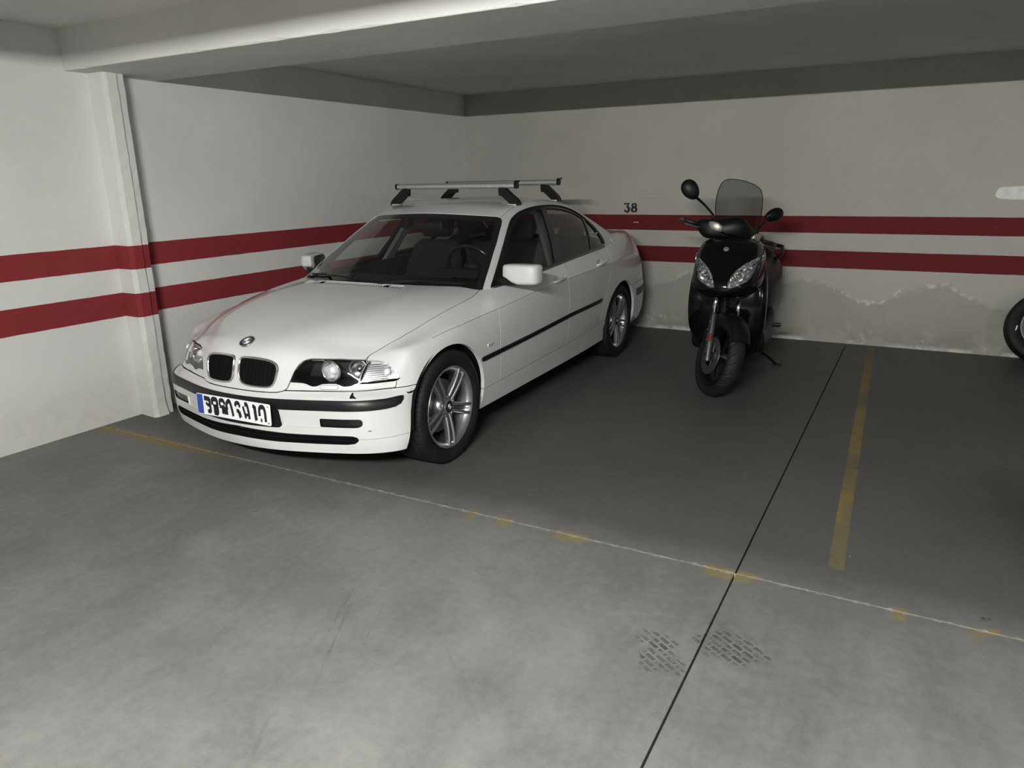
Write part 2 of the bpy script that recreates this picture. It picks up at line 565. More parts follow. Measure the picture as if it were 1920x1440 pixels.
def pmat(name, col, rough=0.5, metal=0.0, coat=0.0, coat_rough=0.05, var=0.0, vscale=8.0, bump=0.0, bscale=60.0, spec=0.5, sheen=0.0):
    m, nt, out = new_mat(name)
    b = N_(nt, 'ShaderNodeBsdfPrincipled'); nt.links.new(b.outputs[0], out.inputs[0])
    b.inputs['Roughness'].default_value = rough; b.inputs['Metallic'].default_value = metal
    b.inputs['Coat Weight'].default_value = coat; b.inputs['Coat Roughness'].default_value = coat_rough
    b.inputs['Specular IOR Level'].default_value = spec
    v = nt.nodes.new('ShaderNodeTexCoord').outputs['Object']
    if var > 0:
        f = noise_(nt, v, vscale, 5)
        c = mix_(nt, ramp_(nt, f, .3, .7), tuple(x*(1-var) for x in col), tuple(min(1, x*(1+var)) for x in col))
        nt.links.new(c, b.inputs['Base Color'])
    else: b.inputs['Base Color'].default_value = (*col, 1)
    if bump > 0:
        bn = N_(nt, 'ShaderNodeBump'); bn.inputs['Strength'].default_value = bump; bn.inputs['Distance'].default_value = 0.002
        nt.links.new(noise_(nt, v, bscale, 3), bn.inputs['Height']); nt.links.new(bn.outputs[0], b.inputs['Normal'])
    return m

def glass_mat(name, tint, ior=1.5, rough=0.0, gloss=1.0):
    """thin pane: tinted see-through plus fresnel reflection"""
    m, nt, out = new_mat(name)
    t = N_(nt, 'ShaderNodeBsdfTransparent'); t.inputs[0].default_value = (*tint, 1)
    g = N_(nt, 'ShaderNodeBsdfGlossy'); g.inputs['Roughness'].default_value = rough; g.inputs[0].default_value = (gloss, gloss, gloss, 1)
    lw = N_(nt, 'ShaderNodeLayerWeight'); lw.inputs[0].default_value = .5
    r0 = ((ior-1)/(ior+1))**2
    fr = math_(nt, 'ADD', r0*1.15, math_(nt, 'MULTIPLY', math_(nt, 'POWER', lw.outputs['Facing'], 5.0), 1-r0*1.15))
    x = N_(nt, 'ShaderNodeMixShader')
    nt.links.new(fr, x.inputs[0]); nt.links.new(t.outputs[0], x.inputs[1]); nt.links.new(g.outputs[0], x.inputs[2])
    nt.links.new(x.outputs[0], out.inputs[0])
    return m

STRIPES = ((0.9965, 1.1463), (0.685, 0.840))
def wall_mat(name, base, damp=False, grime=0.25, rk=1.0):
    m, nt, out = new_mat(name)
    b = N_(nt, 'ShaderNodeBsdfPrincipled'); nt.links.new(b.outputs[0], out.inputs[0])
    b.inputs['Roughness'].default_value = 0.85; b.inputs['Specular IOR Level'].default_value = 0.25
    v, x, y, z = pos_(nt)
    n1 = noise_(nt, v, 1.1, 5, .6); n2 = noise_(nt, v, 9, 4, .6)
    c = mix_(nt, ramp_(nt, n1, .3, .72), tuple(k*.93 for k in base), tuple(min(1, k*1.04) for k in base))
    c = mix_(nt, math_(nt, 'MULTIPLY', ramp_(nt, n2, .55, .8), .12), c, tuple(k*.72 for k in base))
    # grime growing towards the floor
    g = math_(nt, 'ADD', z, math_(nt, 'MULTIPLY', math_(nt, 'SUBTRACT', n1, .5), -1.1))
    gm = math_(nt, 'SUBTRACT', 1.0, ramp_(nt, g, .0, .65), clamp=True)
    gm = math_(nt, 'MULTIPLY', gm, math_(nt, 'ADD', math_(nt, 'MULTIPLY', n2, .8), .3))
    c = mix_(nt, math_(nt, 'MULTIPLY', gm, grime*2.2, clamp=True), c, (base[0]*.45, base[1]*.43, base[2]*.38))
    if damp:
        n3 = noise_(nt, v, 3.2, 6, .65); n4 = noise_(nt, v, 22, 6, .7)
        wv = math_(nt, 'COSINE', math_(nt, 'MULTIPLY', math_(nt, 'SUBTRACT', x, 3.70), 6.283/1.06))
        h = math_(nt, 'ADD', math_(nt, 'MULTIPLY', wv, .085), .50)
        h = math_(nt, 'ADD', h, math_(nt, 'MULTIPLY', math_(nt, 'SUBTRACT', n3, .5), .28))
        d = math_(nt, 'SUBTRACT', h, z)                       # >0 below the tide mark
        wet = ramp_(nt, d, -.01, .05)
        c = mix_(nt, math_(nt, 'MULTIPLY', wet, math_(nt, 'ADD', .12, math_(nt, 'MULTIPLY', n3, .36))), c, (base[0]*.38, base[1]*.37, base[2]*.32))
        low = math_(nt, 'SUBTRACT', 1.0, ramp_(nt, z, .02, .30), clamp=True)
        c = mix_(nt, math_(nt, 'MULTIPLY', math_(nt, 'MULTIPLY', low, ramp_(nt, n3, .35, .6)), .38), c, (.16, .15, .13))
        edge = math_(nt, 'SUBTRACT', 1.0, ramp_(nt, math_(nt, 'ABSOLUTE', math_(nt, 'SUBTRACT', d, .015)), .0, .035), clamp=True)
        salt = math_(nt, 'MULTIPLY', edge, ramp_(nt, n4, .48, .62))
        foot = math_(nt, 'SUBTRACT', 1.0, ramp_(nt, math_(nt, 'ADD', z, math_(nt, 'MULTIPLY', n4, -.06)), -.02, .02), clamp=True)
        blot = math_(nt, 'MULTIPLY', math_(nt, 'SUBTRACT', 1.0, ramp_(nt, z, .05, .24), clamp=True), math_(nt, 'MULTIPLY', ramp_(nt, n4, .56, .66), ramp_(nt, n1, .48, .6)))
        s = math_(nt, 'MAXIMUM', math_(nt, 'MAXIMUM', math_(nt, 'MULTIPLY', math_(nt, 'MULTIPLY', salt, ramp_(nt, n1, .40, .60)), .8), math_(nt, 'MULTIPLY', math_(nt, 'MULTIPLY', foot, ramp_(nt, n3, .42, .58)), .75)), math_(nt, 'MULTIPLY', blot, .7))
        c = mix_(nt, s, c, (.74, .73, .69))
    # painted red bands
    zz = math_(nt, 'ADD', z, math_(nt, 'MULTIPLY', math_(nt, 'SUBTRACT', n2, .5), .006))
    mask = None
    for a, bb in STRIPES:
        k = math_(nt, 'MULTIPLY', math_(nt, 'GREATER_THAN', zz, a), math_(nt, 'LESS_THAN', zz, bb))
        mask = k if mask is None else math_(nt, 'ADD', mask, k)
    red = mix_(nt, ramp_(nt, n1, .3, .7), tuple(q*rk for q in (.220, .026, .031)), tuple(q*rk for q in (.255, .033, .037)))
    chip = ramp_(nt, noise_(nt, scaled_(nt, v, (14, 14, 60)), 1.0, 2, .5), .80, .83)
    mask = math_(nt, 'MULTIPLY', mask, math_(nt, 'SUBTRACT', 1.0, chip))
    c = mix_(nt, mask, c, red)
    nt.links.new(c, b.inputs['Base Color'])
    bn = N_(nt, 'ShaderNodeBump'); bn.inputs['Strength'].default_value = .25; bn.inputs['Distance'].default_value = .004
    nt.links.new(math_(nt, 'ADD', noise_(nt, v, 5, 4, .5), math_(nt, 'MULTIPLY', noise_(nt, v, 60, 3, .6), .25)), bn.inputs['Height'])
    nt.links.new(bn.outputs[0], b.inputs['Normal'])
    return m

SCUFFS = ((2.86, 1.80, 3.06, 1.40, .006, .5), (2.78, 1.93, 2.95, 1.52, .006, .4), (2.97, 1.86, 3.05, 1.66, .005, .4), (3.05, 1.22, 3.16, 1.02, .010, .35), (3.32, 1.75, 3.60, 1.50, .012, .25), (2.45, 1.70, 2.62, 1.35, .008, .25))
def floor_mat():
    m, nt, out = new_mat('polished_concrete')
    b = N_(nt, 'ShaderNodeBsdfPrincipled'); nt.links.new(b.outputs[0], out.inputs[0])
    v, x, y, z = pos_(nt)
    n1 = noise_(nt, v, .7, 6, .6, .4); n2 = noise_(nt, v, 3.5, 6, .62, .6); n3 = noise_(nt, v, 28, 5, .6); n5 = noise_(nt, scaled_(nt, v, (9, 1.6, 1)), 1.0, 4, .6, .8)
    n6 = noise_(nt, v, 140, 3, .7)
    t = math_(nt, 'ADD', math_(nt, 'MULTIPLY', n1, .32), math_(nt, 'ADD', math_(nt, 'MULTIPLY', n2, .26), math_(nt, 'ADD', math_(nt, 'MULTIPLY', n3, .20), math_(nt, 'ADD', math_(nt, 'MULTIPLY', n5, .12), math_(nt, 'MULTIPLY', n6, .10)))))
    c = mix_(nt, ramp_(nt, t, .36, .64), (.108, .1065, .101), (.190, .187, .177))
    # bay floor painted darker, standing in for light falling off from the aisle
    bay = ramp_(nt, math_(nt, 'ADD', y, math_(nt, 'MULTIPLY', math_(nt, 'SUBTRACT', n2, .5), .5)), 2.55, 2.95)
    c = mix_(nt, math_(nt, 'MULTIPLY', bay, .74), c, (.060, .059, .054))
    # darker patch in the neighbouring bay, elongated
    dx = math_(nt, 'MULTIPLY', math_(nt, 'SUBTRACT', x, 5.30), 1.35); dy = math_(nt, 'SUBTRACT', y, 3.70)
    rr = math_(nt, 'SQRT', math_(nt, 'ADD', math_(nt, 'MULTIPLY', dx, dx), math_(nt, 'MULTIPLY', dy, dy)))
    rr = math_(nt, 'ADD', rr, math_(nt, 'MULTIPLY', math_(nt, 'SUBTRACT', n2, .5), .7))
    blob = math_(nt, 'SUBTRACT', 1.0, ramp_(nt, rr, .20, .85), clamp=True)
    c = mix_(nt, math_(nt, 'MULTIPLY', blob, .55), c, (.030, .028, .026))
    # tyre smudges beside the joint
    for (sx, sy, r) in ((4.16, 2.19, .13), (3.98, 2.02, .10), (3.93, 2.12, .08)):
        ax = math_(nt, 'SUBTRACT', x, sx); ay = math_(nt, 'SUBTRACT', y, sy)
        q = math_(nt, 'SQRT', math_(nt, 'ADD', math_(nt, 'MULTIPLY', ax, ax), math_(nt, 'MULTIPLY', math_(nt, 'MULTIPLY', ay, ay), 2.2)))
        q = math_(nt, 'ADD', q, math_(nt, 'MULTIPLY', math_(nt, 'SUBTRACT', noise_(nt, v, 14, 3, .6), .5), .22))
        k = math_(nt, 'SUBTRACT', 1.0, ramp_(nt, q, r*.75, r), clamp=True)
        br = N_(nt, 'ShaderNodeTexBrick'); br.offset = .5
        mp = N_(nt, 'ShaderNodeMapping'); mp.inputs['Rotation'].default_value = (0, 0, .6); mp.inputs['Scale'].default_value = (7, 7, 7)
        nt.links.new(v, mp.inputs[0]); nt.links.new(mp.outputs[0], br.inputs[0])
        br.inputs['Color1'].default_value = (1, 1, 1, 1); br.inputs['Color2'].default_value = (.6, .6, .6, 1); br.inputs['Mortar'].default_value = (0, 0, 0, 1)
        br.inputs['Mortar Size'].default_value = .05; br.inputs['Scale'].default_value = 1.5
        k = math_(nt, 'MULTIPLY', math_(nt, 'MULTIPLY', k, br.outputs[0]), ramp_(nt, n3, .36, .52))
        c = mix_(nt, math_(nt, 'MULTIPLY', k, .80), c, (.034, .034, .033))
    # faint rubber and drag lines
    for (ax_, ay_, bx_, by_, wd, st) in SCUFFS:
        L2 = (bx_-ax_)**2+(by_-ay_)**2
        tt = math_(nt, 'DIVIDE', math_(nt, 'ADD', math_(nt, 'MULTIPLY', math_(nt, 'SUBTRACT', x, ax_), bx_-ax_), math_(nt, 'MULTIPLY', math_(nt, 'SUBTRACT', y, ay_), by_-ay_)), L2, clamp=True)
        ex_ = math_(nt, 'SUBTRACT', math_(nt, 'SUBTRACT', x, ax_), math_(nt, 'MULTIPLY', tt, bx_-ax_)); ey_ = math_(nt, 'SUBTRACT', math_(nt, 'SUBTRACT', y, ay_), math_(nt, 'MULTIPLY', tt, by_-ay_))
        dd = math_(nt, 'SQRT', math_(nt, 'ADD', math_(nt, 'MULTIPLY', ex_, ex_), math_(nt, 'MULTIPLY', ey_, ey_)))
        dd = math_(nt, 'ADD', dd, math_(nt, 'MULTIPLY', math_(nt, 'SUBTRACT', n2, .5), .03))
        k = math_(nt, 'MULTIPLY', math_(nt, 'SUBTRACT', 1.0, ramp_(nt, math_(nt, 'ABSOLUTE', dd), wd*.3, wd), clamp=True), ramp_(nt, n3, .40, .60))
        c = mix_(nt, math_(nt, 'MULTIPLY', k, st), c, (.055, .055, .053))
    # worn yellow bay paint: the long line, and remains along the cross joint
    ex = math_(nt, 'SUBTRACT', x, math_(nt, 'SUBTRACT', 4.420, math_(nt, 'MULTIPLY', math_(nt, 'SUBTRACT', y, 2.885), .0309)))
    wid = math_(nt, 'ADD', .030, math_(nt, 'MULTIPLY', math_(nt, 'SUBTRACT', n3, .5), .016))
    k1 = math_(nt, 'MULTIPLY', math_(nt, 'LESS_THAN', math_(nt, 'ABSOLUTE', ex), wid), math_(nt, 'GREATER_THAN', y, 2.885))
    worn = math_(nt, 'ADD', .42, math_(nt, 'MULTIPLY', ramp_(nt, noise_(nt, scaled_(nt, v, (2, 1.3, 1)), 1.4, 4, .6), .40, .55), .6))
    hole = ramp_(nt, noise_(nt, v, 6.5, 3, .6), .63, .66)
    k1 = math_(nt, 'MULTIPLY', k1, math_(nt, 'MULTIPLY', worn, math_(nt, 'SUBTRACT', 1.0, hole)))
    ey = math_(nt, 'SUBTRACT', math_(nt, 'ADD', y, math_(nt, 'MULTIPLY', n3, .03)), 2.672)
    band = math_(nt, 'LESS_THAN', math_(nt, 'ABSOLUTE', ey), .042)
    leftp = math_(nt, 'SUBTRACT', 1.0, ramp_(nt, x, .75, 1.5), clamp=True)
    pat = ramp_(nt, noise_(nt, scaled_(nt, v, (1.0, .15, 1)), 3.1, 3, .55), .585, .61)
    rightp = ramp_(nt, x, 4.80, 4.95)
    k2 = math_(nt, 'MULTIPLY', band, math_(nt, 'MAXIMUM', math_(nt, 'MULTIPLY', leftp, .8), math_(nt, 'MULTIPLY', math_(nt, 'MAXIMUM', math_(nt, 'MULTIPLY', pat, .75), math_(nt, 'MULTIPLY', rightp, ramp_(nt, n2, .45, .52))), .9)))
    yk = math_(nt, 'MAXIMUM', k1, k2, clamp=True)
    c = mix_(nt, math_(nt, 'MULTIPLY', yk, .80), c, (.225, .170, .040))
    # chipped pale edges of the cross joint
    je = math_(nt, 'SUBTRACT', 1.0, ramp_(nt, math_(nt, 'ABSOLUTE', math_(nt, 'SUBTRACT', y, 2.672)), .004, .020), clamp=True)
    c = mix_(nt, math_(nt, 'MULTIPLY', je, math_(nt, 'MULTIPLY', ramp_(nt, n3, .50, .64), .7)), c, (.34, .33, .28))
    # dust specks
    vr = N_(nt, 'ShaderNodeTexVoronoi'); vr.inputs['Scale'].default_value = 5.5; nt.links.new(v, vr.inputs[0])
    sp = math_(nt, 'MULTIPLY', math_(nt, 'LESS_THAN', vr.outputs['Distance'], .018), ramp_(nt, n2, .5, .55))
    c = mix_(nt, math_(nt, 'MULTIPLY', sp, .7), c, (.6, .58, .54))
    nt.links.new(c, b.inputs['Base Color'])
    r = math_(nt, 'ADD', .42, math_(nt, 'MULTIPLY', n2, .25))
    r = math_(nt, 'ADD', r, math_(nt, 'MULTIPLY', yk, .15)); nt.links.new(r, b.inputs['Roughness'])
    b.inputs['Specular IOR Level'].default_value = .42
    bn = N_(nt, 'ShaderNodeBump'); bn.inputs['Strength'].default_value = .10; bn.inputs['Distance'].default_value = .004
    nt.links.new(math_(nt, 'ADD', n2, math_(nt, 'MULTIPLY', n3, .3)), bn.inputs['Height']); nt.links.new(bn.outputs[0], b.inputs['Normal'])
    return m

def facet_mat():
    m, nt, out = new_mat('faceted_reflector')
    b = N_(nt, 'ShaderNodeBsdfPrincipled'); nt.links.new(b.outputs[0], out.inputs[0])
    b.inputs['Base Color'].default_value = (.85, .85, .85, 1); b.inputs['Metallic'].default_value = .85; b.inputs['Roughness'].default_value = .12
    v = nt.nodes.new('ShaderNodeTexCoord').outputs['Object']
    vr = N_(nt, 'ShaderNodeTexVoronoi'); vr.inputs['Scale'].default_value = 75; nt.links.new(v, vr.inputs[0])
    mx = N_(nt, 'ShaderNodeVectorMath'); mx.operation = 'SUBTRACT'; nt.links.new(vr.outputs['Color'], mx.inputs[0]); mx.inputs[1].default_value = (.5, .5, .5)
    g = N_(nt, 'ShaderNodeNewGeometry')
    ad = N_(nt, 'ShaderNodeVectorMath'); ad.operation = 'MULTIPLY_ADD'; nt.links.new(mx.outputs[0], ad.inputs[0]); ad.inputs[1].default_value = (1.6, 1.6, 1.6); nt.links.new(g.outputs['Normal'], ad.inputs[2])
    nm = N_(nt, 'ShaderNodeVectorMath'); nm.operation = 'NORMALIZE'; nt.links.new(ad.outputs[0], nm.inputs[0]); nt.links.new(nm.outputs[0], b.inputs['Normal'])
    return m
M = {}
M['wall_left'] = wall_mat('painted_plaster_side', (.70, .70, .675), False, .22)
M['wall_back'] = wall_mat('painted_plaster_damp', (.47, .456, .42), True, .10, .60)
M['ceil'] = pmat('ceiling_plaster', (.66, .655, .63), .9, var=.05, vscale=1.5, bump=.15, bscale=30)
M['floor'] = floor_mat()
M['filler'] = pmat('pale_joint_filler', (.23, .215, .17), .8, var=.3, vscale=12)
M['gapdark'] = pmat('dark_joint', (.02, .02, .019), .9)
M['black_paint'] = pmat('black_wall_paint', (.012, .012, .014), .7)
M['pencil'] = pmat('faint_pencil_mark', (.36, .35, .33), .9)
M['patch'] = pmat('white_filler_patch', (.82, .81, .78), .9, var=.08, vscale=20, bump=.3, bscale=40)
M['white'] = pmat('white_car_paint', (.58, .58, .57), .38, coat=.9, coat_rough=.04, var=.025, vscale=3.0)
M['black_plastic'] = pmat('black_plastic', (.007, .007, .008), .36, var=.2, vscale=30, spec=.3)
M['trim_gloss'] = pmat('gloss_black_trim', (.008, .008, .009), .16)
M['inner'] = pmat('dark_inner_body', (.005, .005, .005), .9, spec=.08)
M['rubber'] = pmat('tyre_rubber', (.011, .011, .012), .6, var=.25, vscale=14, bump=.2, bscale=120, spec=.22)
M['alloy'] = pmat('silver_alloy', (.46, .46, .47), .30, metal=.9, var=.06, vscale=10)
M['chrome'] = pmat('chrome', (.72, .72, .73), .12, metal=1.0)
M['steel'] = pmat('brake_steel', (.30, .29, .28), .38, metal=.9)
M['alu'] = pmat('brushed_aluminium', (.62, .62, .61), .34, metal=.85, var=.05, vscale=40)
M['windscreen'] = glass_mat('windscreen_glass', (.84, .88, .85), 1.5)
M['sideglass'] = glass_mat('side_glass', (.68, .72, .70), 1.5)
M['lens'] = glass_mat('clear_lens', (.93, .94, .95), 1.45)
M['smoke'] = glass_mat('smoked_screen', (.47, .46, .45), 1.42, gloss=.6)
M['reflector'] = pmat('lamp_reflector', (.78, .78, .78), .10, metal=1.0)
M['lampdark'] = pmat('lamp_dark_bezel', (.008, .008, .009), .5, spec=.15)
M['ribbed'] = pmat('ribbed_clear_signal', (.80, .80, .82), .22, metal=.55, bump=.9, bscale=90)
M['bulb'] = pmat('frosted_bulb', (.80, .80, .80), .25, coat=.5)
M['plate'] = pmat('plate_white', (.80, .80, .80), .45)
M['plateblue'] = pmat('plate_blue', (.020, .060, .33), .45)
M['ink'] = pmat('plate_ink', (.010, .010, .012), .5)
M['roundel_blue'] = pmat('roundel_blue', (.06, .10, .19), .25, coat=.6)
M['fabric'] = pmat('dark_seat_cloth', (.009, .009, .0095), .9, var=.2, vscale=40)
M['cabin'] = pmat('cabin_plastic', (.007, .007, .007), .6, spec=.2)
M['headliner'] = pmat('grey_headliner', (.10, .10, .097), .95, spec=.1)
M['sc_black'] = pmat('scooter_gloss_black', (.0025, .0025, .003), .12, spec=.32)
M['sc_matt'] = pmat('scooter_matt_black', (.005, .005, .006), .42, spec=.25)
M['sc_grey'] = pmat('scooter_fork_grey', (.10, .10, .105), .42, metal=.7)
M['sc_seat'] = pmat('scooter_seat_vinyl', (.007, .007, .007), .5, bump=.3, bscale=120)
M['red'] = pmat('red_reflector', (.26, .030, .020), .3, coat=.3)
M['amber'] = pmat('pale_signal_lens', (.42, .38, .32), .2, metal=.6, bump=1.0, bscale=120)
M['sparkle'] = facet_mat()
M['greyrim'] = pmat('grey_steel_rim', (.24, .24, .245), .5, metal=.4)
M['housing'] = pmat('lamp_housing', (.6, .6, .6), .5)
# ------------------------------------------------------------------ the garage
D_BACK = 7.253; X_R = 15.5; Y_F = -10.5; Z_C = 2.405
Y_B0, Y_B1, Z_B = 2.817, 3.422, 2.178
def structure(o): return tag(o, kind='structure')
def box_obj(name, lo, hi, mat, parent=None, bev=0.0):
    return MB().box(lo, hi, bev=bev).build(name, mat, parent)

floor = structure(box_obj('floor', (-.2, Y_F-.2, -.25), (X_R+.2, D_BACK+.2, -.02), M['gapdark']))
JX, JY, G1, G2 = 4.076, 2.672, .0035, .0035
for (x0, x1, y0, y1) in ((-.01, JX-G2, Y_F, JY-G1), (JX+G2, X_R, Y_F, JY-G1), (-.01, JX-G2, JY+G1, D_BACK+.01), (JX+G2, X_R, JY+G1, D_BACK+.01)):
    box_obj('concrete_slab', (x0, y0, -.03), (x1, y1, 0), M['floor'], floor, bev=.002)
box_obj('joint_filler', (-.01, JY-G1+.0005, -.02), (X_R, JY+G1-.0005, -.0008), M['filler'], floor)

wl = structure(box_obj('wall_left', (-.2, Y_F-.2, -.02), (0, D_BACK+.2, Z_C+.2), M['wall_left']))
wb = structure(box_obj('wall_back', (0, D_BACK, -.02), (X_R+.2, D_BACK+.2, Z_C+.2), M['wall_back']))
wr = structure(box_obj('wall_right', (X_R, Y_F-.2, -.02), (X_R+.2, D_BACK, Z_C+.2), M['wall_left']))
wf = structure(box_obj('wall_front', (0, Y_F-.2, -.02), (X_R, Y_F, Z_C+.2), M['wall_left']))
ce = structure(box_obj('ceiling', (0, Y_F, Z_C), (X_R, D_BACK, Z_C+.2), M['ceil']))
# beam with chipped lower front edge
def beam():
    mb = MB(); rnd = random.Random(3)
    xs = [0.0]; x = 0.0
    while x < X_R: x += rnd.uniform(.03, .12); xs.append(min(x, X_R))
    rings = []
    for x in xs:
        c = .004 + (rnd.random() < .16)*rnd.uniform(.004, .016)
        rings.append([(x, Y_B0, Z_C), (x, Y_B0, Z_B+c), (x, Y_B0+c, Z_B), (x, Y_B1-.004, Z_B), (x, Y_B1, Z_B+.004), (x, Y_B1, Z_C)])
    mb.loft(rings)
    return mb.build('ceiling_beam', M['ceil'])
structure(beam())
def pillar():
    mb = MB(); rnd = random.Random(5)
    base = [(0, 2.960), (.135, 2.958), (.150, 2.985), (.152, 3.045), (.144, 3.060), (.142, 3.100), (0, 3.100)]
    rings = []
    for i in range(45):
        z = Z_B*i/44.0
        ring = []
        for k, (a, b) in enumerate(base):
            j = 0 if k in (0, 6) else rnd.uniform(-.0025, .0025)
            flare = .022*max(0, 1-z/.10) if k in (1, 2, 3) else 0
            ring.append((a+j+flare, b + (rnd.uniform(-.002, .002) if k not in (0, 6) else 0) - (flare*.6 if k in (1, 2) else 0), z))
        rings.append(ring)
    mb.loft(rings)
    return mb.build('wall_pillar', M['wall_left'])
structure(pillar())

# painted bay number 38 and old marks on the back wall
def ribbon(mb, pts, wid, Mt, th=.0012):
    """flat stroke of varying width in the (u,v) plane"""
    P = np.asarray(pts, float); n = len(P); W = wid if isinstance(wid, (list, tuple)) else [wid]*n
    L = []; R = []
    for i in range(n):
        t = P[min(i+1, n-1)]-P[max(i-1, 0)]; t /= np.linalg.norm(t)+1e-9
        nrm = np.array([-t[1], t[0]])
        L.append(P[i]+nrm*W[i]/2); R.append(P[i]-nrm*W[i]/2)
    for i in range(n-1):
        mb.prism([L[i], R[i], R[i+1], L[i+1]], 0, th, Mt)
def arc(cx, cy, rx, ry, a0, a1, n=16):
    return [(cx+rx*math.cos(math.radians(a0+(a1-a0)*i/n)), cy+ry*math.sin(math.radians(a0+(a1-a0)*i/n))) for i in range(n+1)]
WB = Matrix(((1, 0, 0, 0), (0, 0, -1, D_BACK), (0, 1, 0, 0), (0, 0, 0, 1)))      # (u,v,w) -> wall
def number38():
    H = .088
    for digit, u0 in (('3', 1.880), ('8', 1.958)):
        mb = MB(); Mt = WB @ Matrix.Translation((u0, 1.171, 0)) @ Matrix.Scale(H, 4, (1, 0, 0)) @ Matrix.Scale(H, 4, (0, 1, 0))
        if digit == '3':
            ribbon(mb, [(.02, .95), (.64, .95)], .15, Mt)
            ribbon(mb, [(.06, 1.0), (.06, .80)], .10, Mt)
            ribbon(mb, [(.58, .95), (.32, .60)], .14, Mt)
            A = arc(.34, .31, .27, .28, 95, -160, 20)
            ribbon(mb, A, [.14]+[.27]*8+[.25]*6+[.17]*6, Mt)
            mb.prism(arc(.12, .20, .10, .10, 0, 337, 15), 0, .0012, Mt)
        else:
            ribbon(mb, arc(.34, .76, .22, .19, 0, 360, 24), [.22 if abs(math.cos(2*math.pi*i/24)) > .5 else .13 for i in range(25)], Mt)
            ribbon(mb, arc(.34, .28, .27, .23, 0, 360, 24), [.26 if abs(math.cos(2*math.pi*i/24)) > .5 else .14 for i in range(25)], Mt)
        mb.build('painted_digit', M['black_paint'], wb)
number38()
def marks():
    mb = MB()
    for pts in ([(1.985, 1.376), (2.285, 1.380)], [(1.985, 1.376), (1.985, 1.335)], [(2.0, 1.350), (2.29, 1.352)], [(2.29, 1.325), (2.29, 1.295)], [(1.99, 1.322), (1.99, 1.300)]):
        ribbon(mb, pts, .004, WB, .0006)
    mb.build('pencil_mark', M['pencil'], wb)
    p = smooth_poly([(5.075, 1.300), (5.07, 1.372), (5.13, 1.386), (5.25, 1.392), (5.55, 1.390), (5.58, 1.34), (5.56, 1.296), (5.3, 1.288)], 4)
    MB().prism(p, 0, .003, WB).build('filler_patch', M['patch'], wb)
    mb = MB(); ribbon(mb, [(1.985, 1.072), (2.04, 1.070)], .006, WB, .001); mb.build('paint_scratch', M['patch'], wb)
marks()

# unseen beam, added to cut off the luminaires' upward light (behind and above the photographer)
structure(box_obj('ceiling_beam', (0, -1.35, Z_B), (X_R, -.35, Z_C), M['ceil'], bev=.005))
def luminaire(x, y, s, col, where):
    t = empty('tube_luminaire', (x, y, LAMP_Z), 0, 'white tube luminaire under the added aisle beam, ' + where, 'lamp', 'tube luminaires under the added aisle beam')
    L = .62
    MB().box((-L, -.030, -.0006), (L, .030, .03)).build('housing', M['housing'], t)
    m, nt, out = new_mat('lit_diffuser')
    e = N_(nt, 'ShaderNodeEmission'); e.inputs[0].default_value = (*col, 1); e.inputs[1].default_value = LAMP_STRENGTH*s
    nt.links.new(e.outputs[0], out.inputs[0])
    n = 12
    rings = [[(xx, .012*math.cos(math.pi+math.pi*i/n), -.0008+.013*math.sin(math.pi+math.pi*i/n)) for i in range(n+1)] for xx in (-L+.02, L-.02)]
    MB().loft(rings, cap=True, closed=True).build('diffuser', m, t)
    return t
for (lx, ly, ls, lc), wh in zip(LAMPS, ('nearest the left wall', 'second from the left wall', 'farthest from the left wall')):
    luminaire(lx, ly, ls, lc, wh)
# ------------------------------------------------------------------ the sedan
CAR_X, CAR_Y, CAR_A = 1.5773, 3.1672, 0.0226
car = empty('sedan_car', (CAR_X, CAR_Y, 0), -math.pi/2 + CAR_A, 'white four-door sedan with roof bars parked nose out beside the left wall', 'car')
FV = lambda V: V[:, [1, 2]]
SV = lambda V: V[:, [0, 2]]
TV = lambda V: V[:, [0, 1]]
def itp(pts):
    P = sorted(pts); a = np.array([p[0] for p in P]); b = np.array([p[1] for p in P])
    return lambda q: np.interp(q, a, b)
BODY = body_cage(); GH = greenhouse_cage()
G = .0023

ARCH_F = (.003, .322, .346); ARCH_R = (-2.717, .322, .346)
circ = lambda c: (lambda V: c[2] - np.hypot(V[:, 0]-c[0], V[:, 2]-c[1]))
rem = clip(clip(BODY, circ(ARCH_F)), circ(ARCH_R))
full = rem
def both(S): return join(S, S.mirror())
def half_pair(name, S, mat, parent=car, t=.012, **k):
    return panel(name, S, mat, parent, t, **k), panel(name, S.mirror(), mat, parent, t, **k)
def cut(S, f, g=G, tgt=.012):
    """(inside, outside) with a shut-line gap"""
    return clip(S, lambda V: f(V)+g, tgt), clip(S, lambda V: -f(V)+g, tgt)

# hood
hood_top = [(1, -.2), (1, .622), (.405, .622), (.39, .627), (.30, .657), (.225, .680), (.10, .705), (-.023, .720), (-.17, .733), (-.31, .740), (-.42, .738), (-.486, .731), (-.55, .716), (-.595, .695), (-.63, .66), (-.8, .66), (-.8, -.2)]
hood_frt = [(-.2, .512), (.13, .511), (.21, .511), (.255, .5135), (.280, .520), (.297, .532), (.309, .563), (.327, .615), (.343, .646), (.363, .666), (.393, .6750), (.52, .6718), (.61, .6612), (.634, .6582), (.66, .60), (1, .6), (1, 2), (-.2, 2)]
f_hood = lambda V: np.maximum(np.maximum(sdpoly(TV(V), hood_top), sdpoly(FV(V), hood_frt)), -V[:, 0]-1.0)
hood, rem = cut(rem, f_hood, tgt=.010)
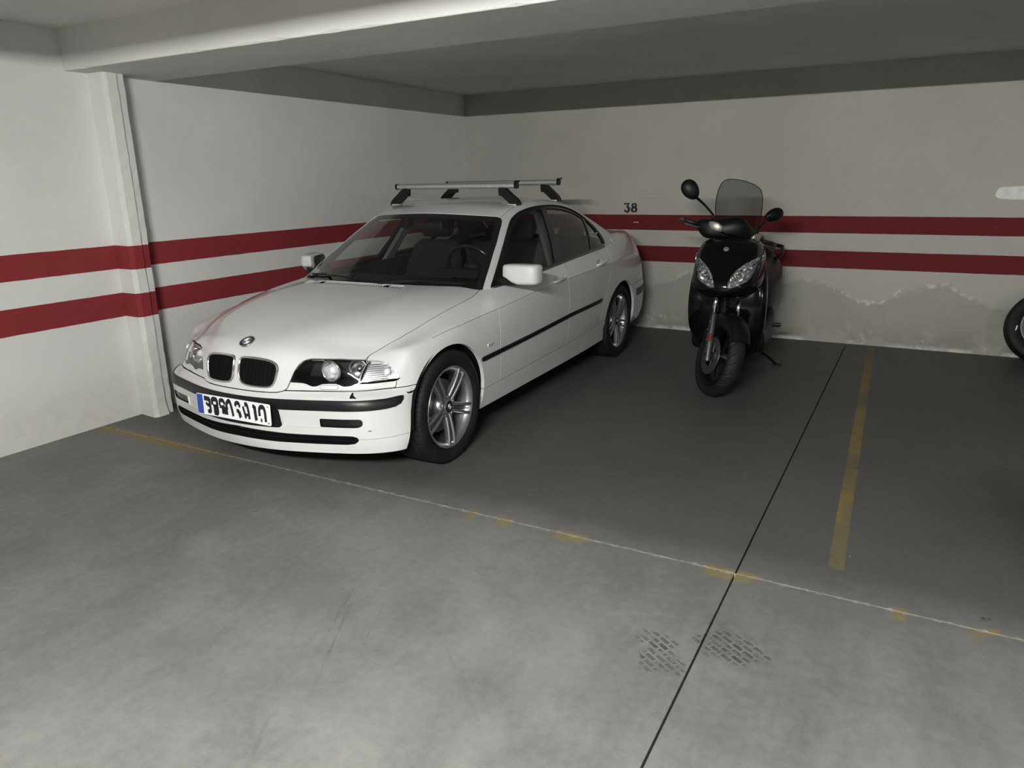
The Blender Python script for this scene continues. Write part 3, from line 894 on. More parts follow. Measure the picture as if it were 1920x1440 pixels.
# headlamp + signal
lamp_in = [(.312, .563), (.330, .615), (.346, .6435), (.366, .6640), (.393, .6720), (.52, .6690), (.634, .6560)]
lamp_bot = [(.623, .5545), (.605, .5485), (.585, .5445), (.565, .5435), (.554, .546), (.540, .552), (.524, .5565), (.49, .557), (.467, .556), (.452, .551), (.436, .5445), (.418, .5435), (.402, .548), (.386, .556), (.365, .560)]
sig = [(.637, .6560), (.669, .6520), (.711, .638), (.745, .616), (.766, .592), (.7745, .574), (.7715, .5605), (.757, .5545), (.672, .5525), (.6265, .5535)]
lamp_poly = lamp_in + lamp_bot
sig_poly = smooth_poly(sig[1:8], 4, closed=False).tolist(); sig_poly = [sig[0]] + sig_poly + sig[8:]
frontonly = lambda f: (lambda V: np.maximum(f(V), .2-V[:, 0]))
f_lamp = frontonly(lambda V: sdpoly(FV(V), lamp_poly)); f_sig = frontonly(lambda V: sdpoly(FV(V), sig_poly))
lampS, rem = cut(rem, f_lamp, .0006, .006)
sigS, rem = cut(rem, f_sig, .0010, .006)
# strip under the lamp with the washer cover
f_trim = lambda V: np.maximum(np.maximum(V[:, 1]-.764, .2-V[:, 0]), np.maximum(.5235-V[:, 2], V[:, 2]-.60))
trimS, rem = cut(rem, f_trim, .0014)
washer = round_poly([(.453, .541), (.463, .5505), (.533, .5500), (.5385, .538), (.533, .529), (.459, .530)], .004)
washS, trimS = cut(trimS, lambda V: sdpoly(FV(V), washer), .0008, .005)
# bumper
b_edge = itp([(.18, .405), (.22, .400), (.30, .383), (.40, .366), (.47, .340), (.50, .318), (.525, .28), (.56, .25)])
f_bump = lambda V: np.maximum(V[:, 2]-.522, .05-V[:, 0])
bump, rem = cut(rem, f_bump, .0020)
bump = clip(bump, lambda V: b_edge(V[:, 2])-V[:, 0])
moul = [(-.2, .434), (.5, .4355), (.714, .436), (.766, .437), (.792, .441), (.806, .453), (.810, .470), (.806, .4865), (.797, .4885), (.759, .4845), (.6, .4855), (-.2, .487)]
f_moul = frontonly(lambda V: sdpoly(FV(V), moul))
holder = round_poly([(-.2, .336), (.262, .336), (.279, .350), (.272, .43), (.266, .4335), (-.2, .4335)], .008)
f_hold = frontonly(lambda V: sdpoly(FV(V), holder))
fogp = round_poly([(.474, .349), (.655, .349), (.678, .360), (.678, .385), (.668, .393), (.474, .393)], [.008, .014, .014, .014, .010, .008])
intake = [(-.2, .264), (0, .264), (.12, .261), (.24, .257), (.44, .2565), (.60, .2585), (.634, .264), (.650, .276), (.654, .286), (.648, .297), (.630, .304), (.60, .3055), (.446, .304), (.30, .306), (.15, .315), (0, .322), (-.2, .322)]
recess = round_poly([(.285, .345), (.470, .345), (.470, .397), (.283, .397)], .008)
moulS, bump = cut(bump, f_moul, .0004, .008)
holdS, bump = cut(bump, f_hold, .0004, .008)
fogS, bump = cut(bump, frontonly(lambda V: sdpoly(FV(V), fogp)), .0004, .006)
intS, bump = cut(bump, frontonly(lambda V: sdpoly(FV(V), intake)), .0004, .007)
recS, bump = cut(bump, frontonly(lambda V: sdpoly(FV(V), recess)), .0002, .007)
lipl = [(.655, .2866), (.76, .287), (.86, .2945), (.86, .2962), (.76, .2887), (.655, .2883)]
_, bump = cut(bump, frontonly(lambda V: sdpoly(FV(V), lipl)), .0002, .004)

# hood vent slots (real slots through the hood in front of the windscreen)
hoodo = panel('hood', both(hood), M['white'], car, .015)
bumpo = panel('front_bumper', both(bump), M['white'], car, .018)
panel('bumper_recess', recS.off(-.006), M['white'], bumpo, .004); panel('bumper_recess', recS.mirror().off(-.006), M['white'], bumpo, .004)
panel('bumper_moulding', both(moulS.off(.005)), M['black_plastic'], car, .012)
panel('plate_holder', both(holdS.off(.002)), M['black_plastic'], car, .012)
gi = panel('lower_grille', both(intS.off(-.035)), M['inner'], car, -.036)
for dz in (-.010, .012):
    sl = clip(both(intS.off(-.012)), lambda V: np.abs(V[:, 2]-(.284+dz+.012*np.exp(-(V[:, 1]/.25)**2)))-.0022, .006)
    panel('slat', sl, M['black_plastic'], gi, .02)
for S in (fogS, fogS.mirror()):
    fo = panel('fog_light', S.off(-.030), M['lampdark'], car, -.030)
    panel('lens', S.off(-.006), M['lens'], fo, .002)
    sy = 1 if S is fogS else -1
    MB().lathe([(.001, -.010), (.014, -.006), (.0175, .004)], 20, axisM((.557, sy*.625, .371), (1, sy*.45, 0))).build('reflector', M['reflector'], fo, smooth=True)
for S, sy in ((trimS, 1), (trimS.mirror(), -1)):
    tr = panel('headlight_trim', S, M['white'], car, .012)
    panel('washer_cover', washS if sy > 0 else washS.mirror(), M['white'], tr, .008)

# ---- headlights
def headlight(sy):
    S = lampS if sy > 0 else lampS.mirror(); S2 = sigS if sy > 0 else sigS.mirror()
    back = Surf(S.V - np.array([.135, 0, 0]), S.N, S.T)
    hl = panel('headlight', back, M['lampdark'], car, .002)
    # side walls from the lens rim back to the bowl
    bd = border(S.T); a, b = S.V[bd[:, 0]], S.V[bd[:, 1]]; d = np.array([.135, 0, 0]); m = len(bd); k = np.arange(m)
    mesh_obj('bezel', np.vstack([a, b, b-d, a-d]), np.stack([k, k+m, k+2*m, k+3*m], 1), M['lampdark'], hl)
    panel('lens', S.off(-.001), M['lens'], hl, .003)
    fx = itp([(.40, .575), (.47, .548), (.58, .492)])
    for yy, rr, xo in ((.476, .050, 0), (.580, .046, -.034)):
        c = (float(fx(yy))-.012+xo, sy*yy, .609)
        ax = axisM(c, (1, sy*(.10 if yy < .5 else .28), -.02))
        MB().lathe([(.004, -.046), (.016, -.044), (.030, -.034), (.042, -.018), (rr-.002, -.002), (rr, .004), (rr+.0025, .003), (rr+.003, -.008)], 40, ax).build('reflector', M['reflector'], hl, smooth=True)
        MB().lathe([(.0005, .000), (.012, -.003), (.019, -.012), (.021, -.022), (.021, -.040)], 28, ax).build('projector', M['bulb'] if yy < .5 else M['reflector'], hl, smooth=True)
        MB().lathe([(rr+.0015, .002), (rr+.006, .004), (rr+.0075, .000), (rr+.006, -.006)], 40, ax).build('trim_ring', M['chrome'] if yy < .5 else M['steel'], hl, smooth=True)
    S3 = clip(S2, lambda V: sdpoly(np.stack([np.abs(V[:, 1]), V[:, 2]], 1), sig_poly)+.005, .006)
    sg = panel('turn_signal', Surf(S3.V - np.array([.030, sy*.012, 0]), S3.N, S3.T), M['ribbed'], car, -.022)
    panel('lens', S2.off(-.0005), M['lens'], sg, .003)
    # ribs inside the signal
    for i in range(9):
        zz = .5585+.0095*i
        rb = clip(Surf(S3.V - np.array([.016, sy*.006, 0]), S3.N, S3.T), lambda V: np.maximum(np.abs(V[:, 2]-zz)-.0016, np.abs(V[:, 1])-.722), .006)
        if len(rb.T): panel('rib', rb, M['reflector'], sg, .006)
    MB().lathe([(.0005, .030), (.012, .024), (.017, .010), (.018, -.01)], 20, axisM((.385, sy*.712, .598), (.8, sy*.6, 0))).build('bulb', M['bulb'], sg, smooth=True)
    # rim line of the lamp
headlight(1); headlight(-1)

# ---- kidneys
kid = smooth_poly([(.0125, .640), (.0150, .662), (.030, .6755), (.075, .6785), (.135, .6775), (.198, .6705), (.236, .655), (.251, .632), (.249, .600), (.240, .562), (.222, .537), (.190, .529), (.130, .5285), (.080, .531), (.040, .5405), (.019, .565), (.0125, .600)], 4)
f_kid = frontonly(lambda V: sdpoly(FV(V), kid))
kS = clip(BODY.sel((BODY.V[BODY.T][:, :, 0] > .5).all(1)), f_kid, .005)
for sy in (1, -1):
    S = kS if sy > 0 else kS.mirror()
    inner = clip(S, lambda V: sdpoly(np.abs(FV(V)), kid)+.0135, .004)
    ring = clip(S, lambda V: -(sdpoly(np.abs(FV(V)), kid)+.0135), .004)
    # rounded chrome frame
    sd = sdpoly(np.abs(FV(ring.V)), kid); hgt = .008*np.sin(np.pi*np.clip(-sd/.0135, 0, 1))**.6 + .001
    fr = Surf(ring.V + ring.N*hgt[:, None], ring.N, ring.T)
    nrm = np.zeros_like(fr.V); fn = np.cross(fr.V[fr.T[:, 1]]-fr.V[fr.T[:, 0]], fr.V[fr.T[:, 2]]-fr.V[fr.T[:, 0]])
    for q in range(3): np.add.at(nrm, fr.T[:, q], fn)
    nrm /= np.maximum(np.linalg.norm(nrm, axis=1), 1e-12)[:, None]
    kg = panel('kidney_grille', Surf(fr.V, nrm, fr.T), M['chrome'], car, .010)
    panel('backing', inner.off(.0012), M['inner'], kg, .002)
    for i in range(9):
        y0 = .036+.0225*i
        sl = clip(inner.off(.0045), lambda V: np.abs(np.abs(V[:, 1])-(y0-.008*(.6-V[:, 2])/.08*(i/9.0)))-.0035, .005)
        if len(sl.T): panel('slat', sl, M['inner'], kg, .005)

# ---- hood badge
def roundel(parent, c, n, r, up, name='roundel_emblem'):
    ax = axisM(c, n, up)
    o = MB().lathe([(.0004, .0035), (r*.58, .0035), (r*.62, .0040), (r*.94, .0040), (r, .0028), (r, -.002)], 40, ax).build(name, M['ink'], parent, smooth=False)
    for k in range(4):
        a0 = 90*k
        poly = [(0, 0)] + [(r*.57*math.cos(math.radians(a0+90*i/8)), r*.57*math.sin(math.radians(a0+90*i/8))) for i in range(9)]
        MB().prism(poly, .0036, .0046, ax).build('quadrant', M['plate'] if k % 2 == 0 else M['roundel_blue'], o)
    MB().lathe([(r*.57, .0036), (r*.59, .0054), (r*.63, .0054), (r*.65, .0036)], 40, ax).build('inner_ring', M['chrome'], o, smooth=True)
    MB().lathe([(r*.94, .0036), (r*.96, .0054), (r*1.01, .005), (r*1.02, 0)], 40, ax).build('outer_ring', M['chrome'], o, smooth=True)
    return o
roundel(car, (.607, 0, .735), (.45, 0, .89), .041, (1, 0, -.5))

# ---- number plate
def plate():
    c = Vector((.752, 0, .413)); ax = axisM(c, (1, 0, .03), (0, 1, 0))     # local x = car left (image right), local y = up?
    up = Vector((0, 0, 1)); n = Vector((1, 0, .03)).normalized(); u = Vector((0, 1, 0)); v = n.cross(u)
    ax = Matrix((u, v, n)).transposed().to_4x4(); ax.translation = c
    o = MB().prism(round_poly([(-.26, -.055), (.26, -.055), (.26, .055), (-.26, .055)], .010), -.004, 0, ax).build('number_plate', M['plate'], car)
    MB().prism(round_poly([(-.257, -.052), (-.214, -.052), (-.214, .052), (-.257, .052)], [.008, 0, 0, .008]), 0, .0008, ax).build('blue_band', M['plateblue'], o)
    glyphs = [
        [([(.02, .93), (.85, .90)], .20), ([(.80, .95), (.88, .02)], .20), ([(.25, .62), (.62, .48), (.80, .60)], .14), ([(.45, .08), (.90, .06)], .16)],
        [([(.12, .55), (.12, .90), (.75, .92), (.80, .5)], .20), ([(.2, .52), (.82, .50)], .12), ([(.25, .30), (.80, .30)], .34), ([(.82, .5), (.82, .05), (.3, .05)], .18)],
        [([(.10, .60), (.15, .92), (.60, .95), (.82, .72)], .17), ([(.05, .52), (.80, .55)], .13), ([(.35, .25), (.78, .30)], .26), ([(.80, .55), (.85, .05)], .20)],
        [([(.08, .05), (.08, .70), (.35, .96), (.62, .92), (.85, .40), (.95, .02)], .19), ([(.1, .48), (.28, .52)], .12)],
        [([(.05, .72), (.18, .93), (.55, .95), (.70, .70)], .17), ([(.20, .45), (.60, .42)], .16), ([(.55, .40), (.72, .02)], .24)],
        [([(.10, .80), (.28, .40), (.42, .03)], .16), ([(.35, .92), (.65, .95), (.82, .60), (.92, .02)], .18), ([(.45, .28), (.85, .26)], .12)],
        [([(.25, .92), (.55, .90)], .16), ([(.52, .95), (.60, .30), (.68, .02)], .24)],
        [([(.10, .35), (.10, .78), (.35, .95), (.70, .92), (.85, .60), (.88, .02)], .19), ([(.2, .12), (.40, .06)], .14)],
    ]
    xs = [-.205, -.150, -.095, -.046, .018, .070, .130, .183]
    for gx, gl in zip(xs, glyphs):
        mb = MB()
        Mt = ax @ Matrix.Translation((gx, -.040, .0002)) @ Matrix.Diagonal((.050, .080, 1, 1))
        for pts, wd in gl:
            pp = smooth_poly(pts, 5, closed=False) if len(pts) > 2 else pts
            ribbon(mb, pp, wd*1.6, Mt, .0008)
        mb.build('plate_character', M['ink'], o)
    for (a, b) in ((.246, .043), (.246, -.043)):
        MB().lathe([(.0003, .002), (.004, .0016), (.0045, 0)], 12, ax @ Matrix.Translation((a, b, 0))).build('plate_screw', M['chrome'] if b > 0 else M['ink'], o)
plate()
# scuffs on the bumper corner: bare dark plastic showing
def scuff(poly, off=.0006):
    f = frontonly(lambda V: sdpoly(FV(V), poly))
    s = clip(bump, f, .004)
    if len(s.T): panel('scuff_mark', s.off(off), M['black_plastic'], bumpo, .001)
scuff([(.610, .5165), (.616, .5165), (.626, .505), (.640, .499), (.648, .493), (.630, .4955), (.618, .494), (.613, .502)])
scuff([(.806, .5015), (.812, .496), (.822, .4965), (.8205, .487), (.815, .4885)])
scuff([(.694, .331), (.704, .3335), (.716, .331), (.704, .3285)])

# ---- side panels
x_d = itp([(.15, -.536), (.40, -.533), (.555, -.521), (.68, -.524), (.772, -.535), (.827, -.574), (.875, -.634), (.92, -.70)])
x_b = itp([(.2, -1.550), (.577, -1.553), (.71, -1.555), (.781, -1.551), (.845, -1.545), (.90, -1.57), (.95, -1.61)])
x_r = itp([(.2, -2.16), (.36, -2.215), (.45, -2.27), (.55, -2.315), (.65, -2.355), (.75, -2.41), (.84, -2.47), (.90, -2.492), (1.0, -2.495)])
z_s = itp([(-2.5, .395), (-2.30, .385), (-2.09, .371), (-1.57, .350), (-1.07, .341), (-.55, .333), (-.3, .328)])
f_sill = lambda V: np.maximum(np.maximum(V[:, 2]-z_s(V[:, 0]), V[:, 0]+.25), -V[:, 0]-2.46)
sill, rem = cut(rem, f_sill, .0026)
fend, rem = cut(rem, lambda V: x_d(V[:, 2])-V[:, 0])
dF, rem = cut(rem, lambda V: x_b(V[:, 2])-V[:, 0])
dR, rem = cut(rem, lambda V: x_r(V[:, 2])-V[:, 0])
f_rb = lambda V: np.maximum(V[:, 2]-.605, V[:, 0]+3.03)
rbump, rem = cut(rem, f_rb)
trk = [(-2.90, -.2), (-2.90, .60), (-3.02, .655), (-3.3, .625), (-3.50, .575), (-3.9, .54), (-3.9, -.2)]
f_trk = lambda V: np.maximum(sdpoly(TV(V), trk), .70-V[:, 2])
trunk, quarter = cut(rem, f_trk)
# tail lamps
tl = round_poly([(.50, .78), (.9, .78), (.9, .93), (.50, .90)], .02)
f_tl = lambda V: np.maximum(sdpoly(FV(V), tl), V[:, 0]+3.44)
tailS, quarter = cut(quarter, f_tl, .001)

zc_ = itp([(.20, .700), (-.02, .742), (-.28, .759), (-.58, .778), (-1.1, .812), (-1.6, .829), (-2.1, .838), (-2.4, .842), (-2.72, .846), (-3.05, .842), (-3.34, .835)])
_zc = smooth_poly([(.20, .7125), (-.02, .742), (-.28, .759), (-.58, .778), (-1.1, .812), (-1.6, .829), (-2.1, .838), (-2.4, .842), (-2.72, .846), (-3.05, .842), (-3.34, .835)], 6, closed=False)
zc_ = itp([tuple(p) for p in _zc])
gw_ = lambda x: np.where((x < .12) & (x > -3.2), .0010, -.01)
f_sw = lambda V: np.maximum(gw_(V[:, 0])-np.abs(V[:, 2]-zc_(V[:, 0])), -np.maximum(V[:, 0]-.15, -3.25-V[:, 0])*0-1) if False else (gw_(V[:, 0])-np.abs(V[:, 2]-zc_(V[:, 0])))
swage = lambda S: clip(S, f_sw, .006)
fend, dF, dR, quarter = swage(fend), swage(dF), swage(dR), swage(quarter)
def dish(S, x0, x1, zc, h, depth):
    """scooped recess behind a door handle"""
    cx = (x0+x1)/2; a = abs(x1-x0)/2
    f = lambda V: np.hypot((V[:, 0]-cx)/a, (V[:, 2]-zc-(V[:, 0]-cx)*-.08)/h)-1.0
    S = refine(S, lambda V: f(V)*h, .007)
    S = refine(S, lambda V: (f(V)+.5)*h, .007)
    k = np.clip(-f(S.V), 0, 1); k = k*k*(3-2*k)
    V = S.V - S.N*(k*depth)[:, None]
    fn = np.cross(V[S.T[:, 1]]-V[S.T[:, 0]], V[S.T[:, 2]]-V[S.T[:, 0]]); nn = np.zeros_like(V)
    for q in range(3): np.add.at(nn, S.T[:, q], fn)
    nn /= np.maximum(np.linalg.norm(nn, axis=1), 1e-12)[:, None]
    N = np.where((k > 0)[:, None], nn, S.N)
    return Surf(V, N, S.T)
dF = dish(dF, -1.325, -1.485, .838, .034, .018); dR = dish(dR, -2.145, -2.305, .866, .034, .018)

side_m = [(-.300, .520), (-.304, .5085), (-.318, .506), (-.94, .527), (-1.56, .5525), (-2.222, .5605), (-2.234, .5875), (-1.56, .5785), (-.94, .5525), (-.318, .532), (-.304, .529)]
mS = clip(BODY.sel((np.abs(BODY.V[BODY.T][:, :, 1]) > .7).all(1)), lambda V: sdpoly(SV(V), side_m), .008).off(.0075)
belt = [(-.648, .8745), (-.9, .8885), (-1.28, .9085), (-1.62, .931), (-2.1, .954), (-2.52, .972)]
def handle(parent, x0, x1, z0, sy):
    cx = (x0+x1)/2; L = abs(x1-x0)/2; rings = []
    for i in range(15):
        t = -1+2*i/14; x = cx+t*L
        y = .866 + .013*(1-abs(t)**3) - .008*abs(t)**6
        w = .0115*(1-.35*abs(t)**4); d = .0085*(1-.4*abs(t)**4)
        z = z0 - (x-cx)*.08 + .004*(1-t*t)
        rings.append([(x, sy*(y+d*math.cos(a)), z+w*math.sin(a)) for a in [2*math.pi*k/12 for k in range(12)]])
    o = MB().loft(rings).build('handle', M['white'], parent, smooth=True)
    MB().lathe([(.0003, .004), (.0075, .0035), (.009, -.004)], 16, axisM((cx-L-.022, sy*.864, z0+.010), (0, sy, .12))).build('lock', M['white'], o, smooth=True)
for sy in (1, -1):
    q = (lambda S: S) if sy > 0 else (lambda S: S.mirror())
    fe = panel('front_fender', q(fend), M['white'], car, .022)
    df = panel('front_door', q(dF), M['white'], car, .016)
    dr = panel('rear_door', q(dR), M['white'], car, .016)
    panel('sill', q(sill), M['white'], car, .02)
    qu = panel('rear_quarter_panel', q(quarter), M['white'], car, .022)
    panel('tail_light', q(tailS), M['red'], car, .02)
    for par, f in ((fe, lambda V: x_d(V[:, 2])-V[:, 0]+G), (df, lambda V: np.maximum(V[:, 0]-x_d(V[:, 2]), x_b(V[:, 2])-V[:, 0])+G), (dr, lambda V: np.maximum(V[:, 0]-x_b(V[:, 2]), -3-V[:, 0])+G)):
        s = clip(mS, f)
        panel('rubbing_strip', q(s), M['black_plastic'], par, .009)
    handle(df, -1.315, -1.480, .838, sy); handle(dr, -2.135, -2.300, .866, sy)
    # small side repeater / badge on the fender
    MB().box((-.036, -.003, -.0085), (.036, .004, .0085), axisM((0, 0, 0), (0, 0, 1)) @ Matrix.Translation((-.405, sy*.866, .588)), bev=.003).build('side_repeater', M['ribbed'], fe)
panel('rear_bumper', both(rbump), M['white'], car, .02)
panel('trunk_lid', both(trunk), M['white'], car, .015)
rm = clip(both(BODY), lambda V: np.maximum(np.abs(V[:, 2]-.515)-.030, V[:, 0]+3.12), .012).off(.006)
panel('rear_bumper_moulding', rm, M['black_plastic'], car, .010)

# dark inner skin behind the shut lines, wheel wells, floor pan
inner = full.sel((full.V[full.T][:, :, 0] < .60).all(1)).off(-.026)
inner = clip(inner, lambda V: (.372 - np.hypot(V[:, 0]-ARCH_F[0], V[:, 2]-ARCH_F[1])), .03)
inner = clip(inner, lambda V: (.372 - np.hypot(V[:, 0]-ARCH_R[0], V[:, 2]-ARCH_R[1])), .03)
inner = clip(inner, lambda V: np.maximum(V[:, 0]-.33, -1), .03)
ib = both(inner)
mesh_obj('inner_body', ib.V, ib.T, M['inner'], car, N=ib.N)
for cx, cz, r in (ARCH_F, ARCH_R):
    for sy in (1, -1):
        n = 28; A = [math.radians(-4+188*i/n) for i in range(n+1)]; R = r+.012
        o = [(cx+R*math.cos(a), sy*.838, cz+R*math.sin(a)) for a in A]; i_ = [(cx+R*math.cos(a), sy*.50, cz+R*math.sin(a)) for a in A]
        V = o+i_; F = [(k, k+1, n+2+k, n+1+k) for k in range(n)] + [tuple(range(n+1, 2*n+2))]
        mesh_obj('wheel_well', V, F, M['inner'], car)
MB().box((-3.45, -.50, .20), (.56, .50, .225)).box((-2.33, -.80, .180), (-.37, .80, .212)).box((.38, -.50, .225), (.58, .50, .245)).box((-3.45, -.70, .22), (-3.10, .70, .25)).build('floor_pan', M['inner'], car)

# ---- greenhouse
wsp = [(-.2, .80), (.74, .80), (.716, .868), (.706, .890), (.663, 1.001), (.611, 1.122), (.560, 1.222), (.541, 1.252), (.524, 1.2665), (.50, 1.2755), (.40, 1.2845), (.27, 1.2925), (.136, 1.298), (0, 1.3005), (-.2, 1.3005)]
f_ws = lambda V: np.maximum(sdpoly(FV(V), wsp), -1.40-V[:, 0])
dlo = [(-.655, .878), (-.952, 1.073), (-1.194, 1.226), (-1.293, 1.272), (-1.393, 1.299), (-1.538, 1.319), (-1.698, 1.3255), (-1.895, 1.323), (-2.086, 1.306), (-2.266, 1.272), (-2.401, 1.228), (-2.52, 1.176), (-2.590, 1.128), (-2.617, 1.085), (-2.612, 1.045), (-2.575, 1.005), (-2.52, .9765), (-2.1, .958), (-1.627, .9355), (-1.288, .913), (-.9, .892)]
dlo = np.vstack([dlo[:1], smooth_poly(dlo[1:17], 4, closed=False), dlo[17:]])
f_dlo = lambda V: np.maximum(sdpoly(SV(V), dlo), .45-V[:, 1])
rwp = round_poly([(-.3, 1.055), (.545, 1.052), (.565, 1.075), (.51, 1.18), (.455, 1.255), (.40, 1.285), (.26, 1.308), (-.3, 1.316)], .012)
f_rw = lambda V: np.maximum(sdpoly(FV(V), rwp), V[:, 0]+2.38)
wsS, shell = cut(GH, f_ws, .0010, .010)
dloS, shell = cut(shell, f_dlo, .0006, .008)
rwS, shell = cut(shell, f_rw, .0010, .012)
rfp = [(-1.0, -.2), (-1.0, .51), (-1.225, .522), (-1.45, .527), (-2.2, .527), (-2.45, .50), (-2.6, .46), (-2.6, -.2)]
f_rf = lambda V: np.maximum(sdpoly(TV(V), rfp), 1.20-V[:, 2])
roofS, frameS = cut(shell, f_rf, .0014)
panel('roof', both(roofS), M['white'], car, .014)
for sy in (1, -1):
    q = (lambda S: S) if sy > 0 else (lambda S: S.mirror())
    panel('side_frame', q(frameS), M['white'], car, .014)
wfull = both(wsS)
g_ = lambda V: sdpoly(np.stack([np.abs(V[:, 1]), V[:, 2]], 1), wsp)
wglass = clip(wfull, lambda V: g_(V)+.026, .010); wfrit = clip(wfull, lambda V: -(g_(V)+.026), .010)
wo = panel('windscreen', wglass.off(-.003), M['windscreen'], car, .005)
panel('black_border', wfrit.off(-.003), M['trim_gloss'], wo, .006)
panel('rear_window', both(rwS).off(-.003), M['sideglass'], car, .005)
gl_front = round_poly([(-.80, .918), (-1.0, 1.077), (-1.20, 1.200), (-1.31, 1.251), (-1.42, 1.279), (-1.55, 1.297), (-1.690, 1.3035), (-1.652, 1.20), (-1.592, 1.07), (-1.505, .944), (-1.288, .9265), (-.9, .905)], .010)
gl_rear = round_poly([(-1.652, .954), (-1.722, 1.147), (-1.772, 1.302), (-1.895, 1.301), (-2.086, 1.284), (-2.262, 1.250), (-2.408, 1.202), (-2.30, 1.08), (-2.196, .980)], .012)
gl_q = round_poly([(-2.442, 1.188), (-2.515, 1.150), (-2.567, 1.110), (-2.588, 1.078), (-2.575, 1.035), (-2.520, .998), (-2.232, .984)], .010)
for sy in (1, -1):
    q = (lambda S: S) if sy > 0 else (lambda S: S.mirror())
    fr = dloS; 
    wins = []
    for nm, poly in (('door_glass', gl_front), ('door_glass', gl_rear), ('quarter_glass', gl_q)):
        g1, fr = cut(fr, lambda V: sdpoly(SV(V), poly), .0002, .008)
        wins.append((nm, g1))
    wf_ = panel('window_frame', q(fr.off(-.004)), M['trim_gloss'], car, .022)
    for nm, g1 in wins: panel(nm, q(g1.off(-.010)), M['sideglass'], wf_, .004)
    # bright bead round the window opening and along the belt
    pts = [(-.652, 0, .8765)] + [(x, 0, z+.004) for x, z in belt[1:]]
    mb = MB(); L3 = []
    for i in range(len(belt)-1):
        for k in range(8):
            t = k/8; x = belt[i][0]*(1-t)+belt[i+1][0]*t; z = belt[i][1]*(1-t)+belt[i+1][1]*t
            L3.append((x, z))
    kb = itp([(p[0], p[1]) for p in [(-.62, .748), (-1.1, .786), (-1.6, .801), (-2.1, .801), (-2.42, .793), (-2.6, .78)]])
    mb.tube([(x, sy*float(kb(x)), z+.004) for x, z in L3], .0065, 8).build('belt_trim', M['steel'], car, smooth=True)
    mb = MB(); up = [(dlo[0]*(1-t)+dlo[1]*t) for t in np.linspace(.04, .96, 12)] + [p for p in dlo[1:62] if p[1] > .985]
    def ysurf(x, z):
        d = (GH.V[:, 0]-x)**2+(GH.V[:, 2]-z)**2+np.where(GH.V[:, 1] < .45, 9, 0)
        j = np.argpartition(d, 14)[:14]; A = np.stack([np.ones(14), GH.V[j, 0]-x, GH.V[j, 2]-z], 1)
        return float(np.linalg.lstsq(A, GH.V[j, 1], rcond=None)[0][0])
    mb.tube([(x, sy*(ysurf(x, z)+.001), z) for x, z in up], .0042, 6).build('window_bead', M['trim_gloss'], car, smooth=True)

# ---- cowl, wipers, hood vents
def cowl_x(y): return float(np.interp(abs(y), [0, .21, .385, .50, .63, .70], [-.335, -.345, -.39, -.45, -.52, -.575]))
MB().loft([[(cowl_x(y)-.05, y, .918-.10*abs(y)**2), (cowl_x(y)-.05, y, .84), (cowl_x(y)+.04, y, .84), (cowl_x(y)+.005, y, .893-.07*abs(y)**2)] for y in np.linspace(-.66, .66, 25)]).build('cowl_panel', M['black_plastic'], car)
def wsx(y, z):
    d = (GH.V[:, 1]-abs(y))**2+(GH.V[:, 2]-z)**2+np.where(GH.V[:, 0] < -1.3, 9, 0)
    return float(GH.V[d.argmin(), 0])
for (y0, y1, z0, z1) in ((.10, .62, .922, .905), (-.56, -.02, .918, .930)):
    P = [(y0+(y1-y0)*i/12, z0+(z1-z0)*i/12+.012*math.sin(math.pi*i/12)) for i in range(13)]
    wp = MB().tube([(wsx(y, z)+.014, y, z+.008) for y, z in P], .006, 6).build('wiper', M['black_plastic'], car)
    b = P[0]; MB().tube([(wsx(b[0], b[1])+.03, b[0], b[1]-.01), (wsx(b[0], b[1])+.035, (P[6][0]+b[0])/2, P[4][1]+.006), (wsx(*P[6])+.022, P[6][0], P[6][1]+.010)], .008, 8).build('wiper_arm', M['black_plastic'], wp)
def hood_z(x, y):
    d = (BODY.V[:, 0]-x)**2+(BODY.V[:, 1]-abs(y))**2+np.where(BODY.V[:, 2] < .6, 9, 0)
    j = np.argsort(d)[:6]; wgt = 1/(d[j]+1e-6)
    return float((BODY.V[j, 2]*wgt).sum()/wgt.sum())
vg = MB()
P = []
for i in range(27):
    y = -.335+.67*i/26
    xa = -.262+.002*(y/.3)**2-.012*(abs(y)/.3)**2; xb = -.300-.012*(abs(y)/.3)**2
    P.append([(xa, y, hood_z(xa, y)+.0012), (xb, y, hood_z(xb, y)+.0012), (xb, y, hood_z(xb, y)-.006), (xa, y, hood_z(xa, y)-.006)])
vo = vg.loft(P).build('hood_vent', M['inner'], hoodo)
for i in range(40):
    y = -.325+.65*i/39; xa = -.266-.012*(abs(y)/.3)**2; xb = -.297-.012*(abs(y)/.3)**2
    th = .0062 if (i % 40) in (3, 4, 34, 35) else .0042
    mt = M['inner'] if i in (3, 4, 33, 34) else M['white']
    MB().loft([[(xx, y-th, hood_z(xx, y)+.001), (xx, y-th, hood_z(xx, y)+.004), (xx, y+th, hood_z(xx, y)+.004), (xx, y+th, hood_z(xx, y)+.001)] for xx in (xa, (xa+xb)/2, xb)]).build('vent_slat', mt, vo)
vr = [(-.302-.012*(abs(y)/.3)**2, y, hood_z(-.302-.012*(abs(y)/.3)**2, y)+.003) for y in np.linspace(-.335, .335, 24)]
MB().tube(vr, .004, 6).build('vent_rim', M['white'], vo, smooth=True)

